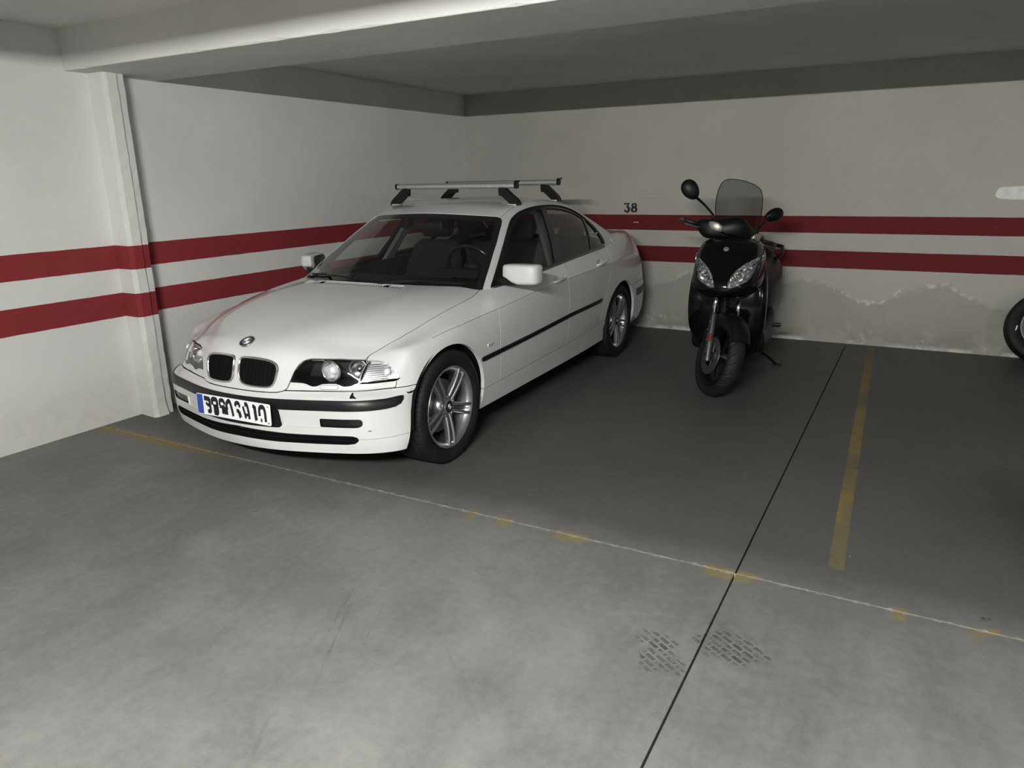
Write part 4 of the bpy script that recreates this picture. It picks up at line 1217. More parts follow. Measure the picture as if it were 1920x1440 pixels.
# ---- door mirrors
def door_mirror(sy):
    rings = []
    sc_ = .92
    prof = [(.795, .050, .034, .000), (.798, .058, .054, .0), (.806, .062, .064, .0), (.83, .065, .070, .0), (.86, .067, .075, .0), (.90, .068, .078, .0), (.95, .068, .080, -.002), (1.0, .067, .078, -.005), (1.022, .065, .072, -.008), (1.034, .060, .060, -.012), (1.040, .050, .044, -.016), (1.042, .034, .026, -.018)]
    for (y, hz, hx, dx) in prof:
        r = []
        for k in range(28):
            a = 2*math.pi*k/28; c, s = math.cos(a), math.sin(a)
            ex = .42
            px = hx*math.copysign(abs(c)**ex, c); pz = hz*math.copysign(abs(s)**ex, s)
            if px < 0: px *= .35                      # flat glass side to the rear
            # stepped lower inner corner
            low = -.044*min(1, max(0, (.878-y)/.06))
            if pz < 0: pz = pz*(1+low/.068) if low else pz
            r.append((-.745+dx+px*sc_, sy*(.795+(y-.795)*.95), .960+pz*sc_))
        rings.append(r)
    o = MB().loft(rings).build('door_mirror', M['white'], car); sharp(o, 50)
    gl = [(.815, -.012), (.83, -.048), (.90, -.052), (1.0, -.048), (1.025, -.02), (1.022, .035), (.99, .052), (.83, .052), (.812, .03)]
    Mt = Matrix(((0, 0, 1, -.776), (sy, 0, 0, 0), (0, 1, 0, .960), (0, 0, 0, 1)))
    MB().prism(round_poly(gl, .012), -.006, 0.0, Mt).build('mirror_glass', M['chrome'], o)
    MB().loft([[(x, sy*y, z) for x, z in ((-.700+dx, .890+dz), (-.735+dx, .886+dz), (-.752+dx, .900+dz), (-.742+dx, .930+dz), (-.705+dx, .928+dz))] for y, dx, dz in (((.735, -.03, -.005), (.79, -.02, .0), (.85, -.01, .002), (.90, 0, .006)) if sy > 0 else ((.735, -.03, -.005), (.77, -.03, -.002), (.80, -.035, .0), (.825, -.045, .004)))]).build('mirror_arm', M['black_plastic'], o)
    # black sail panel filling the front window corner
    return o
door_mirror(1)
_fm = door_mirror(-1)
_piv = Vector((-.735, -.800, 0)); _R = Matrix.Translation(_piv) @ Matrix.Rotation(math.radians(-70), 4, 'Z') @ Matrix.Translation(-_piv)
for _o in [_fm]+[c for c in _fm.children if c.name.startswith('mirror_glass')]:
    _o.data.transform(_R)

# ---- wheels
def tyre_mesh(name, R, r_in, W, mat, tread, nang=540):
    """tread(theta_fraction, s) -> groove depth, s in -1..1 over the tread width"""
    prof = []                                   # (axial, radius, s or None)
    tw = W*.43
    prof += [(-W*.36, r_in, None), (-W*.44, r_in+(R-r_in)*.12, None), (-W*.495, r_in+(R-r_in)*.40, None), (-W*.50, r_in+(R-r_in)*.55, None), (-W*.485, r_in+(R-r_in)*.78, None), (-W*.455, r_in+(R-r_in)*.92, None)]
    ns = 40
    for i in range(ns+1):
        s = -1+2*i/ns
        prof.append((tw*s, R-(R-r_in)*.040*abs(s)**3.2, s))
    prof += [(-a, r, None) for a, r, _ in prof[:6][::-1]]
    n = len(prof); A = np.arange(nang)*2*math.pi/nang
    ax = np.array([p[0] for p in prof]); rr = np.array([p[1] for p in prof]); ss = np.array([9 if p[2] is None else p[2] for p in prof])
    TH, S_ = np.meshgrid(A/(2*math.pi), ss, indexing='ij')
    dep = np.where(np.abs(S_) <= 1, tread(TH, S_), 0)
    RR = rr[None, :]-dep
    V = np.stack([RR*np.cos(A)[:, None], RR*np.sin(A)[:, None], np.broadcast_to(ax, RR.shape)], -1).reshape(-1, 3)
    k = np.arange(nang)[:, None]; i = np.arange(n-1)[None, :]; k2 = (k+1) % nang
    F = np.stack([k*n+i, k2*n+i, k2*n+i+1, k*n+i+1], -1).reshape(-1, 4)
    return V, F
def car_tread(th, s):
    d = np.zeros_like(th)
    for c, w_ in ((-.55, .07), (-.18, .07), (.18, .07), (.55, .07)): d = np.where(np.abs(s-c) < w_, .007, d)
    fr = (th*72 + .12*np.abs(s)) % 1.0
    d = np.where((np.abs(s) > .60) & (fr < .14), .006, d)
    fr2 = (th*72 + .5*s) % 1.0
    d = np.where((np.abs(s) < .55) & (np.abs(s) > .22) & (fr2 < .10), .004, d)
    return d
TV_, TF_ = tyre_mesh('tyre', .317, .224, .225, None, car_tread, 576)
def spoke_mesh():
    mb = MB()
    for off0, off1, w0, w1, h in ((-.0175, -.0265, .0215, .0175, 0), (.0175, .0265, .0215, .0175, 0), (0, 0, .006, .006, -.010)):
        rings = []
        for i in range(9):
            t = i/8; r = .045+(.214-.045)*t
            zt = .020+.016*math.sin(t*1.9)+.004*t+h                   # crown of the spoke (outward)
            o = off0+(off1-off0)*t; w_ = w0+(w1-w0)*t; dp = .030-.008*t
            if i == 8: w_ *= 1.25
            rings.append([(r, o-w_/2, zt-dp), (r, o-w_/2, zt-.006), (r, o-w_*.28, zt), (r, o+w_*.28, zt), (r, o+w_/2, zt-.006), (r, o+w_/2, zt-dp)])
        mb.loft(rings)
    return mb
def car_wheel(x, y, sy, first=None):
    ax = axisM((x, sy*y, .317), (0, sy, 0), (1, 0, 0))
    rim = MB().lathe([(.200, -.105), (.222, -.104), (.224, -.098), (.205, -.088), (.198, -.06), (.196, .02), (.200, .070), (.207, .088), (.216, .0955), (.2245, .102), (.2290, .1045), (.2300, .1020), (.2295, .096), (.222, .088)], 72, ax).build('wheel', M['alloy'], car, smooth=True)
    ty = mesh_obj('tyre', [ax @ Vector(v) for v in TV_], TF_, M['rubber'], rim, smooth=True)
    sp = spoke_mesh()
    for k in range(5):
        a = math.radians(90+72*k) if sy > 0 else math.radians(-90+72*k)
        o = sp.build('spoke', M['alloy'], rim, M=ax @ Matrix.Translation((0, 0, .062)) @ Matrix.Rotation(a, 4, 'Z')); sharp(o, 30)
        b = a+math.radians(36)
        MB().lathe([(.0004, .013), (.008, .012), (.0095, .008), (.0105, -.004)], 6, ax @ Matrix.Translation((.056*math.cos(b), .056*math.sin(b), .072))).build('wheel_bolt', M['steel'], rim)
    MB().lathe([(.0005, .086), (.030, .086), (.036, .082), (.046, .074), (.062, .070), (.074, .060), (.076, .03)], 40, ax).build('hub', M['alloy'], rim, smooth=True)
    roundel(rim, ax @ Vector((0, 0, .087)), (0, sy, 0), .028, (0, 0, 1), 'center_cap') if False else None
    cc = MB().lathe([(.0005, .0005), (.017, .0005), (.030, .000), (.033, -.003)], 32, ax @ Matrix.Translation((0, 0, .0885)))
    co = cc.build('center_cap', M['ink'], rim)
    MB().lathe([(.070, .028), (.148, .028), (.150, .026), (.150, .006), (.148, .004), (.07, .004)], 48, ax).build('brake_disc', M['steel'], rim, smooth=False)
    MB().lathe([(.0005, -.02), (.195, -.02)], 40, ax).build('back_plate', M['inner'], rim)
    for k in range(4):
        poly = [(0, 0)]+[(.0165*math.cos(math.radians(90*k+90*i/6)), .0165*math.sin(math.radians(90*k+90*i/6))) for i in range(7)]
        mb = MB().prism(poly, .0008, .0018, ax @ Matrix.Translation((0, 0, .0885)))
        mb.build('cap_quadrant', M['plate'] if k % 2 else M['roundel_blue'], rim)
    return rim
for x in (0.0, -2.725):
    for sy in (1, -1): car_wheel(x, .735, sy)

# ---- cabin
def cabin():
    dp = [(-.42, .86), (-.50, .905), (-.70, .925), (-.92, .905), (-.98, .84), (-.95, .60), (-.60, .55)]
    Mt = Matrix(((1, 0, 0, 0), (0, 0, 1, 0), (0, 1, 0, 0), (0, 0, 0, 1)))
    d = MB().loft([[(cowl_x(y)-.10+dx, y, z-.04*abs(y)) for dx, z in ((.0, .80), (.0, .885), (-.12, .905), (-.45, .895), (-.56, .84), (-.52, .60), (-.1, .55))] for y in np.linspace(-.645, .645, 17)]).build('dashboard', M['cabin'], car)
    MB().loft([[(x, y, z) for x, z in ((-.82, .905), (-.86, .955), (-.97, .95), (-1.0, .88))] for y in (.20, .24, .50, .54)]).build('instrument_hood', M['cabin'], d)
    # steering wheel
    c = Vector((-1.08, .36, .925)); ax = axisM(c, (-.90, 0, .44), (0, 1, 0))
    ring = [ax @ Vector((.185*math.cos(2*math.pi*i/36), .185*math.sin(2*math.pi*i/36), 0)) for i in range(37)]
    sw = MB().tube(ring, .014, 10, cap=False).build('steering_wheel', M['trim_gloss'], car, smooth=True)
    mb = MB().lathe([(.0005, .02), (.055, .018), (.07, 0), (.06, -.03), (.0005, -.035)], 24, ax)
    mb.build('airbag_hub', M['cabin'], sw, smooth=True)
    for a in (10, 170, 270):
        p = Vector((math.cos(math.radians(a)), math.sin(math.radians(a)), 0))
        MB().tube([ax @ (p*.05), ax @ (p*.18)], [.016, .011], 8).build('wheel_spoke', M['cabin'], sw)
    def rr_ring(cx, cy, cz, w_, h_, dx, n=20, ex=.5, tilt=0):
        out = []
        for k in range(n):
            a = 2*math.pi*k/n; c_, s_ = math.cos(a), math.sin(a)
            out.append((cx+dx*math.copysign(abs(s_)**ex, s_), cy+w_*math.copysign(abs(c_)**ex, c_), cz))
        return out
    for sy in (1, -1):
        st = MB().loft([rr_ring(-1.35, sy*.36, .36, .22, 0, .26), rr_ring(-1.35, sy*.36, .50, .25, 0, .28), rr_ring(-1.36, sy*.36, .56, .22, 0, .25)]).build('front_seat', M['fabric'], car, smooth=True)
        MB().loft([rr_ring(-1.58, sy*.36, .52, .20, 0, .07), rr_ring(-1.63, sy*.36, .68, .245, 0, .075), rr_ring(-1.70, sy*.36, .88, .24, 0, .065), rr_ring(-1.75, sy*.36, 1.02, .20, 0, .05), rr_ring(-1.765, sy*.36, 1.06, .15, 0, .03)]).build('backrest', M['fabric'], st, smooth=True)
        MB().loft([rr_ring(-1.76, sy*.36, 1.085, .11, 0, .035), rr_ring(-1.765, sy*.36, 1.11, .135, 0, .05), rr_ring(-1.78, sy*.36, 1.19, .13, 0, .05), rr_ring(-1.79, sy*.36, 1.225, .10, 0, .03)]).build('headrest', M['fabric'], st, smooth=True)
    bn = MB().loft([rr_ring(-2.35, 0, .40, .62, 0, .24), rr_ring(-2.35, 0, .55, .64, 0, .26), rr_ring(-2.36, 0, .60, .60, 0, .22)]).build('rear_bench', M['fabric'], car, smooth=True)
    MB().loft([rr_ring(-2.55, 0, .56, .62, 0, .08), rr_ring(-2.68, 0, .82, .64, 0, .08), rr_ring(-2.74, 0, .99, .60, 0, .05)]).build('backrest', M['fabric'], bn, smooth=True)
    for y in (-.36, .36):
        MB().loft([rr_ring(-2.76, y, 1.00, .10, 0, .035), rr_ring(-2.77, y, 1.04, .12, 0, .045), rr_ring(-2.80, y, 1.11, .10, 0, .03)]).build('headrest', M['fabric'], bn, smooth=True)
    MB().box((-3.05, -.62, .96), (-2.72, .62, .985)).build('parcel_shelf', M['cabin'], car)
    mr = MB().box((-1.11, -.12, 1.185), (-1.085, .12, 1.242), bev=.012).build('rear_view_mirror', M['cabin'], car)
    MB().tube([(-1.085, 0, 1.225), (-1.10, 0, 1.255), (-1.13, 0, 1.272)], [.012, .016, .026], 10).build('mirror_stem', M['cabin'], mr)
    hl = clip(both(roofS), lambda V: V[:, 0]+1.22, .03)
    panel('headliner', Surf(hl.V-hl.N*.022, -hl.N, hl.T[:, ::-1]), M['headliner'], car, .001)
    for sy in (1, -1):
        fi = frameS if sy > 0 else frameS.mirror()
        panel('pillar_lining', Surf(fi.V-fi.N*.016, -fi.N, fi.T[:, ::-1]), M['headliner'], car, .001)
        mb = MB(); rings = []
        for t in np.linspace(0, 1, 8):
            x = -1.575-.165*t; z = .90+.40*t; y = .765-.205*t
            rings.append([(x+.055, sy*(y-.012), z), (x-.055, sy*(y-.012), z), (x-.045, sy*(y-.045), z), (x+.045, sy*(y-.045), z)])
        mb.loft(rings).build('centre_pillar', M['headliner'], car)
        dcard = [(-.60, .86), (-2.45, .95), (-2.45, .35), (-.60, .35)]
        MB().prism([(-.62, .868), (-1.1, .888), (-1.6, .92), (-2.45, .952), (-2.45, .35), (-.62, .35)], sy*.70, sy*.725, Mt).build('door_lining', M['cabin'], car)
cabin()

# ---- roof bars: lifted off as two separate things
def roof_bar(x, zb, y0, y1, feet, lab):
    t = empty('roof_bar', (0, 0, 0), 0, lab, 'roof bar', 'pair of roof bars on the sedan')
    Wm = Matrix.Translation((CAR_X, CAR_Y, 0)) @ Matrix.Rotation(-math.pi/2+CAR_A, 4, 'Z')
    o0 = Wm @ Vector((x, 0, zb)); t.location = (o0.x, o0.y, 0); t.rotation_euler = (0, 0, -math.pi/2+CAR_A)
    sec = [(.024*math.copysign(abs(math.cos(a))**.75, math.cos(a)), .0205*math.copysign(abs(math.sin(a))**.75, math.sin(a))) for a in [2*math.pi*k/24 for k in range(24)]]
    b = MB().loft([[(sx, y, zb+sz) for sx, sz in sec] for y in (y0, y1)]).build('bar', M['alu'], t); sharp(b, 40)
    for y, s in ((y0, -1), (y1, 1)):
        MB().loft([[(sx*1.06, y+s*q, zb+sz*1.06) for sx, sz in sec] for q in (-.006, .010)]).build('end_cap', M['black_plastic'], t)
        if s > 0: MB().prism([(y-.012, zb+.016), (y+.012, zb+.012), (y+.030, zb+.034), (y+.018, zb+.032), (y+.010, zb+.024), (y-.004, zb+.034)], -.012, .012, Matrix(((0, 0, 1, 0), (1, 0, 0, 0), (0, 1, 0, 0), (0, 0, 0, 1)))).build('strap_hook', M['black_plastic'], t)
        yi, yo, zf = feet
        pts = [(s*(yi), zb-.020), (s*(yi+.045), zb-.028), (s*(yi+.085), zb-.060), (s*(yo-.010), zf+.030), (s*yo, zf)]
        pp = smooth_poly(pts, 4, closed=False); rings = []
        for i, (yy, zz) in enumerate(pp):
            f = i/(len(pp)-1); hw = .020+.010*f; th = .050-.006*f
            if i == 0: th = .010
            tn = pp[min(i+1, len(pp)-1)]-pp[max(i-1, 0)]; tn /= np.linalg.norm(tn); nr = np.array([-tn[1], tn[0]])*s
            a_ = np.array([yy, zz])+nr*th*.2; b_ = np.array([yy, zz])-nr*th
            rings.append([(-hw, a_[0], a_[1]), (hw, a_[0], a_[1]), (hw*.9, b_[0], b_[1]), (-hw*.9, b_[0], b_[1])])
        MB().loft(rings).build('foot', M['black_plastic'], t)
        MB().box((-.030, min(s*(yo-.075), s*(yo-.005)), zf-.004), (.030, max(s*(yo-.075), s*(yo-.005)), zf+.010), bev=.004).build('foot_pad', M['white'], t)
    return t
roof_bar(-1.44, 1.4735, -.486, .516, (.385, .535, 1.338), 'aluminium roof bar nearest the windscreen on the white sedan')
roof_bar(-2.13, 1.485, -.470, .530, (.385, .535, 1.345), 'aluminium roof bar nearest the rear window on the white sedan')
# ------------------------------------------------------------------ the scooter (x forward, y left, z up, origin at front tyre contact)
sco = empty('motor_scooter', (3.395, 5.08, 0), -math.pi/2, 'black motor scooter with smoked windscreen parked in front of the back wall', 'scooter')
sco.rotation_euler = (0, 0, -math.pi/2 + math.radians(3.0))
RAKE = math.radians(27); STEER = math.radians(36)
_a = Vector((-math.sin(RAKE), 0, math.cos(RAKE))); _p = Vector((.10, 0, 0))
MS = Matrix.Translation(_p) @ Matrix.Rotation(STEER, 4, _a) @ Matrix.Translation(-_p)

def sring(cx, cy, cz, rx, ry, n=24, ex=.7, plane='xy'):
    out = []
    for k in range(n):
        a = 2*math.pi*k/n; c, s = math.cos(a), math.sin(a)
        u = rx*math.copysign(abs(c)**ex, c); v = ry*math.copysign(abs(s)**ex, s)
        if plane == 'xy': out.append((cx+u, cy+v, cz))
        elif plane == 'yz': out.append((cx, cy+u, cz+v))
        else: out.append((cx+u, cy, cz+v))
    return out
def dense(rows, n=4):
    return smooth_poly(rows, n, closed=False)

# wheels
def sc_tread(th, s):
    fr = (th*22 + .55*np.abs(s)**1.3 + np.where(s > 0, .5, 0)) % 1.0
    d = np.where((fr < .13) & (np.abs(s) > .10) & (np.abs(s) < .96), .005, 0)
    fr2 = (th*22 + .55*np.abs(s)**1.3 + .55 + np.where(s > 0, .5, 0)) % 1.0
    return np.where((fr2 < .09) & (np.abs(s) > .5), .004, d)
def round_tyre(R, r_in, W, tread, nang=440):
    ns = 34; prof = []
    for i in range(ns+1):
        s = -1+2*i/ns; a = s*math.radians(68)
        prof.append((W/2*math.sin(a)/math.sin(math.radians(68)), R-(1-math.cos(a))*W*.40, s))
    e = prof[0]; lead = [(-W*.34, r_in, 9), (-W*.44, r_in+(e[1]-r_in)*.35, 9), (-W*.495, r_in+(e[1]-r_in)*.75, 9)]
    prof = lead + prof + [(-a, r, 9) for a, r, _ in lead[::-1]]
    n = len(prof); A = np.arange(nang)*2*math.pi/nang
    ax = np.array([p[0] for p in prof]); rr = np.array([p[1] for p in prof]); ss = np.array([p[2] for p in prof])
    TH, S_ = np.meshgrid(A/(2*math.pi), ss, indexing='ij')
    RR = rr[None, :]-np.where(np.abs(S_) <= 1, tread(TH, S_), 0)
    V = np.stack([RR*np.cos(A)[:, None], RR*np.sin(A)[:, None], np.broadcast_to(ax, RR.shape)], -1).reshape(-1, 3)
    k = np.arange(nang)[:, None]; i = np.arange(n-1)[None, :]; k2 = (k+1) % nang
    return V, np.stack([k*n+i, k2*n+i, k2*n+i+1, k*n+i+1], -1).reshape(-1, 4)
SV_, SF_ = round_tyre(.281, .208, .112, sc_tread)
def sc_wheel(name, Mx, disc=True):
    w_ = MB().lathe([(.190, -.040), (.206, -.043), (.210, -.048), (.212, -.044), (.200, -.032), (.192, 0), (.200, .032), (.212, .044), (.210, .048), (.206, .043), (.190, .040), (.182, 0)], 56, Mx, closed=True).build(name, M['sc_matt'], sco, smooth=True)
    mesh_obj('tyre', [Mx @ Vector(v) for v in SV_], SF_, M['rubber'], w_, smooth=True)
    MB().lathe([(.0005, -.052), (.028, -.052), (.034, -.04), (.034, .04), (.028, .052), (.0005, .052)], 24, Mx).build('hub', M['sc_grey'], w_, smooth=False)
    for k in range(5):
        a = 2*math.pi*k/5
        for da in (-.10, .10):
            p0 = Vector((.03*math.cos(a), .03*math.sin(a), 0)); p1 = Vector((.190*math.cos(a+da), .190*math.sin(a+da), 0))
            MB().tube([Mx @ p0, Mx @ ((p0+p1)/2), Mx @ p1], [.014, .011, .013], 8).build('spoke', M['sc_matt'], w_)
    if disc:
        MB().lathe([(.075, .066), (.133, .066), (.134, .068), (.133, .070), (.075, .070)], 48, Mx, closed=True).build('brake_disc', M['sc_grey'], w_)
        for k in range(5):
            a = 2*math.pi*k/5+.3
            MB().tube([Mx @ Vector((.03*math.cos(a), .03*math.sin(a), .060)), Mx @ Vector((.080*math.cos(a), .080*math.sin(a), .068))], .008, 6).build('disc_carrier', M['sc_grey'], w_)
    return w_
fw = axisM((0, 0, .281), (0, -1, 0), (1, 0, 0))
sc_wheel('front_wheel', MS @ fw)
sc_wheel('rear_wheel', axisM((-1.48, 0, .281), (0, -1, 0), (1, 0, 0)), False)

# fork
up_ = _a
for sy in (-1, 1):
    b = Vector((0, sy*.090, .281))
    f = MB().tube([b-up_*.045, b-up_*.02, b+up_*.30, b+up_*.305], [.018, .023, .025, .018], 16).build('fork_slider', M['sc_grey'], sco, smooth=True, M=MS); sharp(f, 40)
    MB().tube([b+up_*.29, b+up_*.56], .0165, 14).build('fork_tube', M['chrome'], sco, smooth=True, M=MS)
    MB().lathe([(.0005, .012), (.014, .011), (.016, -.02)], 12, MS @ axisM(b+Vector((0, sy*.012, 0)), (0, sy, 0))).build('axle_nut', M['ink'], sco)
cal = Vector((-.062, -.098, .395))
c_ = MB().box((-.035, -.022, -.045), (.030, .022, .045), MS @ Matrix.Translation(cal+Vector((-.03, 0, .0))), bev=.010).build('brake_caliper', M['sc_matt'], sco)
MB().box((-.014, -.006, -.026), (.014, .006, .026), MS @ axisM((-.010, -.118, .405), (0, 0, 1), (1, 0, 0)), bev=.003).build('side_reflector', M['red'], sco)
MB().tube([(-.06, -.105, .43), (-.10, -.12, .52), (-.16, -.115, .62), (-.20, -.09, .72)], .005, 8).build('brake_hose', M['sc_matt'], sco, M=MS)
for zz in (.44, .50, .56):
    MB().lathe([(.0004, .004), (.006, .003), (.007, -.004)], 8, MS @ axisM((-.085, -.118, zz), (0, -1, 0))).build('hose_clip', M['chrome'], sco)

# mudguard
rings = []
for i in range(29):
    ph = math.radians(38+134*i/28); t = i/28
    hw = .064 + .012*math.sin(math.pi*t); r0 = .306; dr = .040+.045*math.sin(math.pi*t)**1.5
    sec = []
    for (yy, rr) in ((-hw*1.05, r0-dr), (-hw*1.03, r0-dr*.5), (-hw*.92, r0-.006), (-hw*.6, r0+.008), (0, r0+.013), (hw*.6, r0+.008), (hw*.92, r0-.006), (hw*1.03, r0-dr*.5), (hw*1.05, r0-dr), (hw*.98, r0-dr), (hw*.9, r0-.012), (0, r0+.006), (-hw*.9, r0-.012), (-hw*.98, r0-dr)):
        sec.append((rr*math.cos(ph), yy, .281+rr*math.sin(ph)))
    rings.append(sec)
mg = MB().loft(rings).build('front_mudguard', M['sc_matt'], sco, smooth=True, M=MS); sharp(mg, 50)

# nose fairing
lv = np.array([(1.075, -.235, .140, -.40), (1.052, -.185, .196, -.41), (1.00, -.125, .226, -.41), (.93, -.070, .240, -.40), (.86, -.025, .248, -.39), (.80, .005, .250, -.38), (.755, .012, .240, -.36), (.722, -.004, .208, -.33), (.697, -.035, .155, -.30), (.682, -.080, .085, -.27)])
lv = dense(lv, 5)
na = 61; RV = []
for z, xf, hw, xb in lv:
    for i in range(na):
        t = math.radians(-90+180*i/(na-1)); c, s = math.cos(t), math.sin(t)
        RV.append((xb+(xf-xb)*abs(c)**.75, hw*math.copysign(abs(s)**.85, s), z))
RV = np.array(RV); nl = len(lv)
k = np.arange(nl-1)[:, None]; i = np.arange(na-1)[None, :]
Q = np.stack([k*na+i, k*na+i+1, (k+1)*na+i+1, (k+1)*na+i], -1).reshape(-1, 4)
T_ = np.vstack([Q[:, [0, 1, 2]], Q[:, [0, 2, 3]]])
fn = np.cross(RV[T_[:, 1]]-RV[T_[:, 0]], RV[T_[:, 2]]-RV[T_[:, 0]]); nn = np.zeros_like(RV)
for q in range(3): np.add.at(nn, T_[:, q], fn)
nn /= np.maximum(np.linalg.norm(nn, axis=1), 1e-12)[:, None]
nose = Surf(RV, nn, T_)
if (nose.N[:, 0].mean()) < 0: nose = Surf(nose.V, -nose.N, nose.T[:, ::-1])
lampL = [(.040, .765), (.044, .800), (.062, .845), (.095, .890), (.140, .928), (.190, .955), (.222, .972), (.216, .930), (.205, .885), (.190, .842), (.170, .815), (.120, .788), (.070, .768)]
f_l = lambda V: np.maximum(sdpoly(np.stack([np.abs(V[:, 1]), V[:, 2]], 1), lampL), -.36-V[:, 0])
lmp, nose = cut(nose, f_l, .0008, .008)
no = panel('front_fairing', nose, M['sc_black'], sco, .006)
for sy in (1, -1):
    S = clip(lmp, lambda V: -sy*V[:, 1], .01)
    h = panel('headlight', Surf(S.V-np.array([.045, 0, 0]), S.N, S.T), M['sparkle'], sco, -.020)
    panel('lens', S.off(-.0005), M['lens'], h, .003)
    for (yy, zz, r) in ((.115, .850, .034), (.188, .930, .014)):
        MB().lathe([(.0005, .0), (r*.30, .001), (r*.34, -.006), (r*.36, -.02)], 16, axisM((-.02-(.08 if yy > .15 else 0), sy*yy, zz), (1, sy*.2, 0))).build('bulb', M['reflector'], h, smooth=True)
        MB().lathe([(r*.36, -.022), (r*.8, -.014), (r, .002)], 24, axisM((-.022-(.085 if yy > .15 else 0), sy*yy, zz), (1, sy*.2, 0))).build('reflector', M['reflector'], h, smooth=True)
    # small fairing screws
    MB().lathe([(.0004, .003), (.006, .002), (.0065, -.003)], 10, axisM((-.003, sy*.018+.002, .755), (1, 0, -.2))).build('fairing_screw', M['chrome'], sco)
# badge
ax = axisM((-.1455, 0, 1.020), (.72, 0, .69), (0, 1, 0))
e = MB().lathe([(.0004, .006), (.014, .0055), (.0175, .004), (.019, 0)], 28, ax).build('round_emblem', M['alu'], sco)
for q in range(3):
    a = math.radians(90+120*q); MB().tube([ax @ Vector((0, 0, .0065)), ax @ Vector((.011*math.cos(a), .011*math.sin(a), .0065))], .0013, 6).build('emblem_fork', M['steel'], e)
# dash top closing the fairing
MB().loft([sring(-.36, 0, 1.040, .15, .165), sring(-.38, 0, 1.068, .13, .135), sring(-.39, 0, 1.075, .08, .09)]).build('dash_top', M['sc_matt'], sco, smooth=True)

# leg shield and lower body
ls = dense(np.array([(1.01, -.385, .085, .190), (.97, -.38, .085, .225), (.85, -.365, .085, .258), (.70, -.335, .090, .276), (.55, -.325, .090, .278), (.42, -.345, .090, .266), (.33, -.40, .10, .240), (.26, -.46, .11, .20)]), 3)
MB().loft([sring(x, 0, z, dx, hw, 32, .55) for z, x, dx, hw in ls]).build('leg_shield', M['sc_black'], sco, smooth=True)
fb = dense(np.array([(-.38, .28, .20, .075), (-.55, .275, .235, .085), (-.80, .28, .235, .09), (-1.0, .30, .21, .10)]), 4)
MB().loft([sring(x, 0, z, hw, hz, 28, .5, 'yz') for x, z, hw, hz in fb]).build('floorboard', M['sc_matt'], sco, smooth=True)
tn = dense(np.array([(-.36, .52, .12, .20), (-.55, .47, .11, .17), (-.75, .48, .12, .17), (-.90, .55, .15, .22)]), 4)
MB().loft([sring(x, 0, z, hw, hz, 28, .7, 'yz') for x, z, hw, hz in tn]).build('centre_tunnel', M['sc_matt'], sco, smooth=True)
rb = dense(np.array([(-.80, .55, .14, .17), (-.95, .57, .225, .20), (-1.15, .60, .26, .20), (-1.40, .66, .26, .17), (-1.65, .73, .22, .12), (-1.85, .80, .13, .07), (-1.95, .84, .06, .03)]), 4)
MB().loft([sring(x, 0, z, hw, hz, 32, .75, 'yz') for x, z, hw, hz in rb]).build('rear_body', M['sc_matt'], sco, smooth=True)
st = dense(np.array([(-.72, .72, .06, .03), (-.80, .75, .135, .05), (-.95, .765, .175, .058), (-1.15, .775, .185, .062), (-1.28, .80, .185, .066), (-1.36, .86, .180, .075), (-1.55, .885, .170, .070), (-1.75, .895, .13, .055), (-1.84, .895, .06, .025)]), 4)
MB().loft([sring(x, 0, z, hw, hz, 30, .75, 'yz') for x, z, hw, hz in st]).build('seat', M['sc_seat'], sco, smooth=True)
for sy in (1, -1):
    MB().tube([(-1.45, sy*.19, .83), (-1.62, sy*.225, .86), (-1.80, sy*.20, .90), (-1.92, sy*.10, .91)], .016, 12).build('grab_rail', M['sc_matt'], sco, smooth=True)
    pg = MB().tube([(-1.02, sy*.20, .34), (-1.03, sy*.315, .345)], .016, 10).build('passenger_peg', M['sc_matt'], sco)
    # lower side cowl
    sc = dense(np.array([(-.42, .33, .050, .085), (-.60, .30, .055, .095), (-.82, .31, .055, .11), (-1.02, .37, .05, .12)]), 4)
    MB().loft([sring(x, sy*.215, z, hw, hz, 20, .7, 'yz') for x, z, hw, hz in sc]).build('side_cowl', M['sc_matt'], sco, smooth=True)
MB().loft([sring(x, y, z, hw, hz, 20, .8, 'yz') for x, y, z, hw, hz in ((-.95, .13, .32, .05, .06), (-1.1, .15, .32, .075, .10), (-1.35, .15, .30, .075, .10), (-1.52, .14, .285, .065, .09), (-1.62, .13, .285, .03, .05))]).build('transmission_case', M['sc_matt'], sco, smooth=True)
ex_ = dense(np.array([(-1.05, -.20, .26, .025), (-1.18, -.21, .29, .045), (-1.35, -.215, .34, .065), (-1.65, -.22, .43, .068), (-1.80, -.22, .475, .055), (-1.83, -.22, .485, .03)]), 3)
MB().tube([tuple(r[:3]) for r in ex_], [r[3] for r in ex_], 18).build('exhaust', M['sc_matt'], sco, smooth=True)
for sy in (1, -1): MB().tube([(-1.50, sy*.15, .30), (-1.62, sy*.16, .66)], .028, 12).build('rear_shock', M['sc_grey'], sco)
rings = []
for i in range(17):
    ph = math.radians(60+125*i/16); rings.append([(-1.48+r*math.cos(ph), yy, .281+r*math.sin(ph)) for yy, r in ((-.075, .285), (-.07, .305), (0, .312), (.07, .305), (.075, .285), (.066, .285), (0, .304), (-.066, .285))])
MB().loft(rings).build('rear_mudguard', M['sc_matt'], sco, smooth=True)
MB().tube([(-.80, .15, .20), (-.95, .24, .10), (-1.05, .30, .015)], [.014, .012, .010], 10).build('side_stand', M['sc_matt'], sco)
MB().box((-1.10, .27, .002), (-1.02, .34, .012), bev=.003).build('stand_foot', M['sc_matt'], sco)
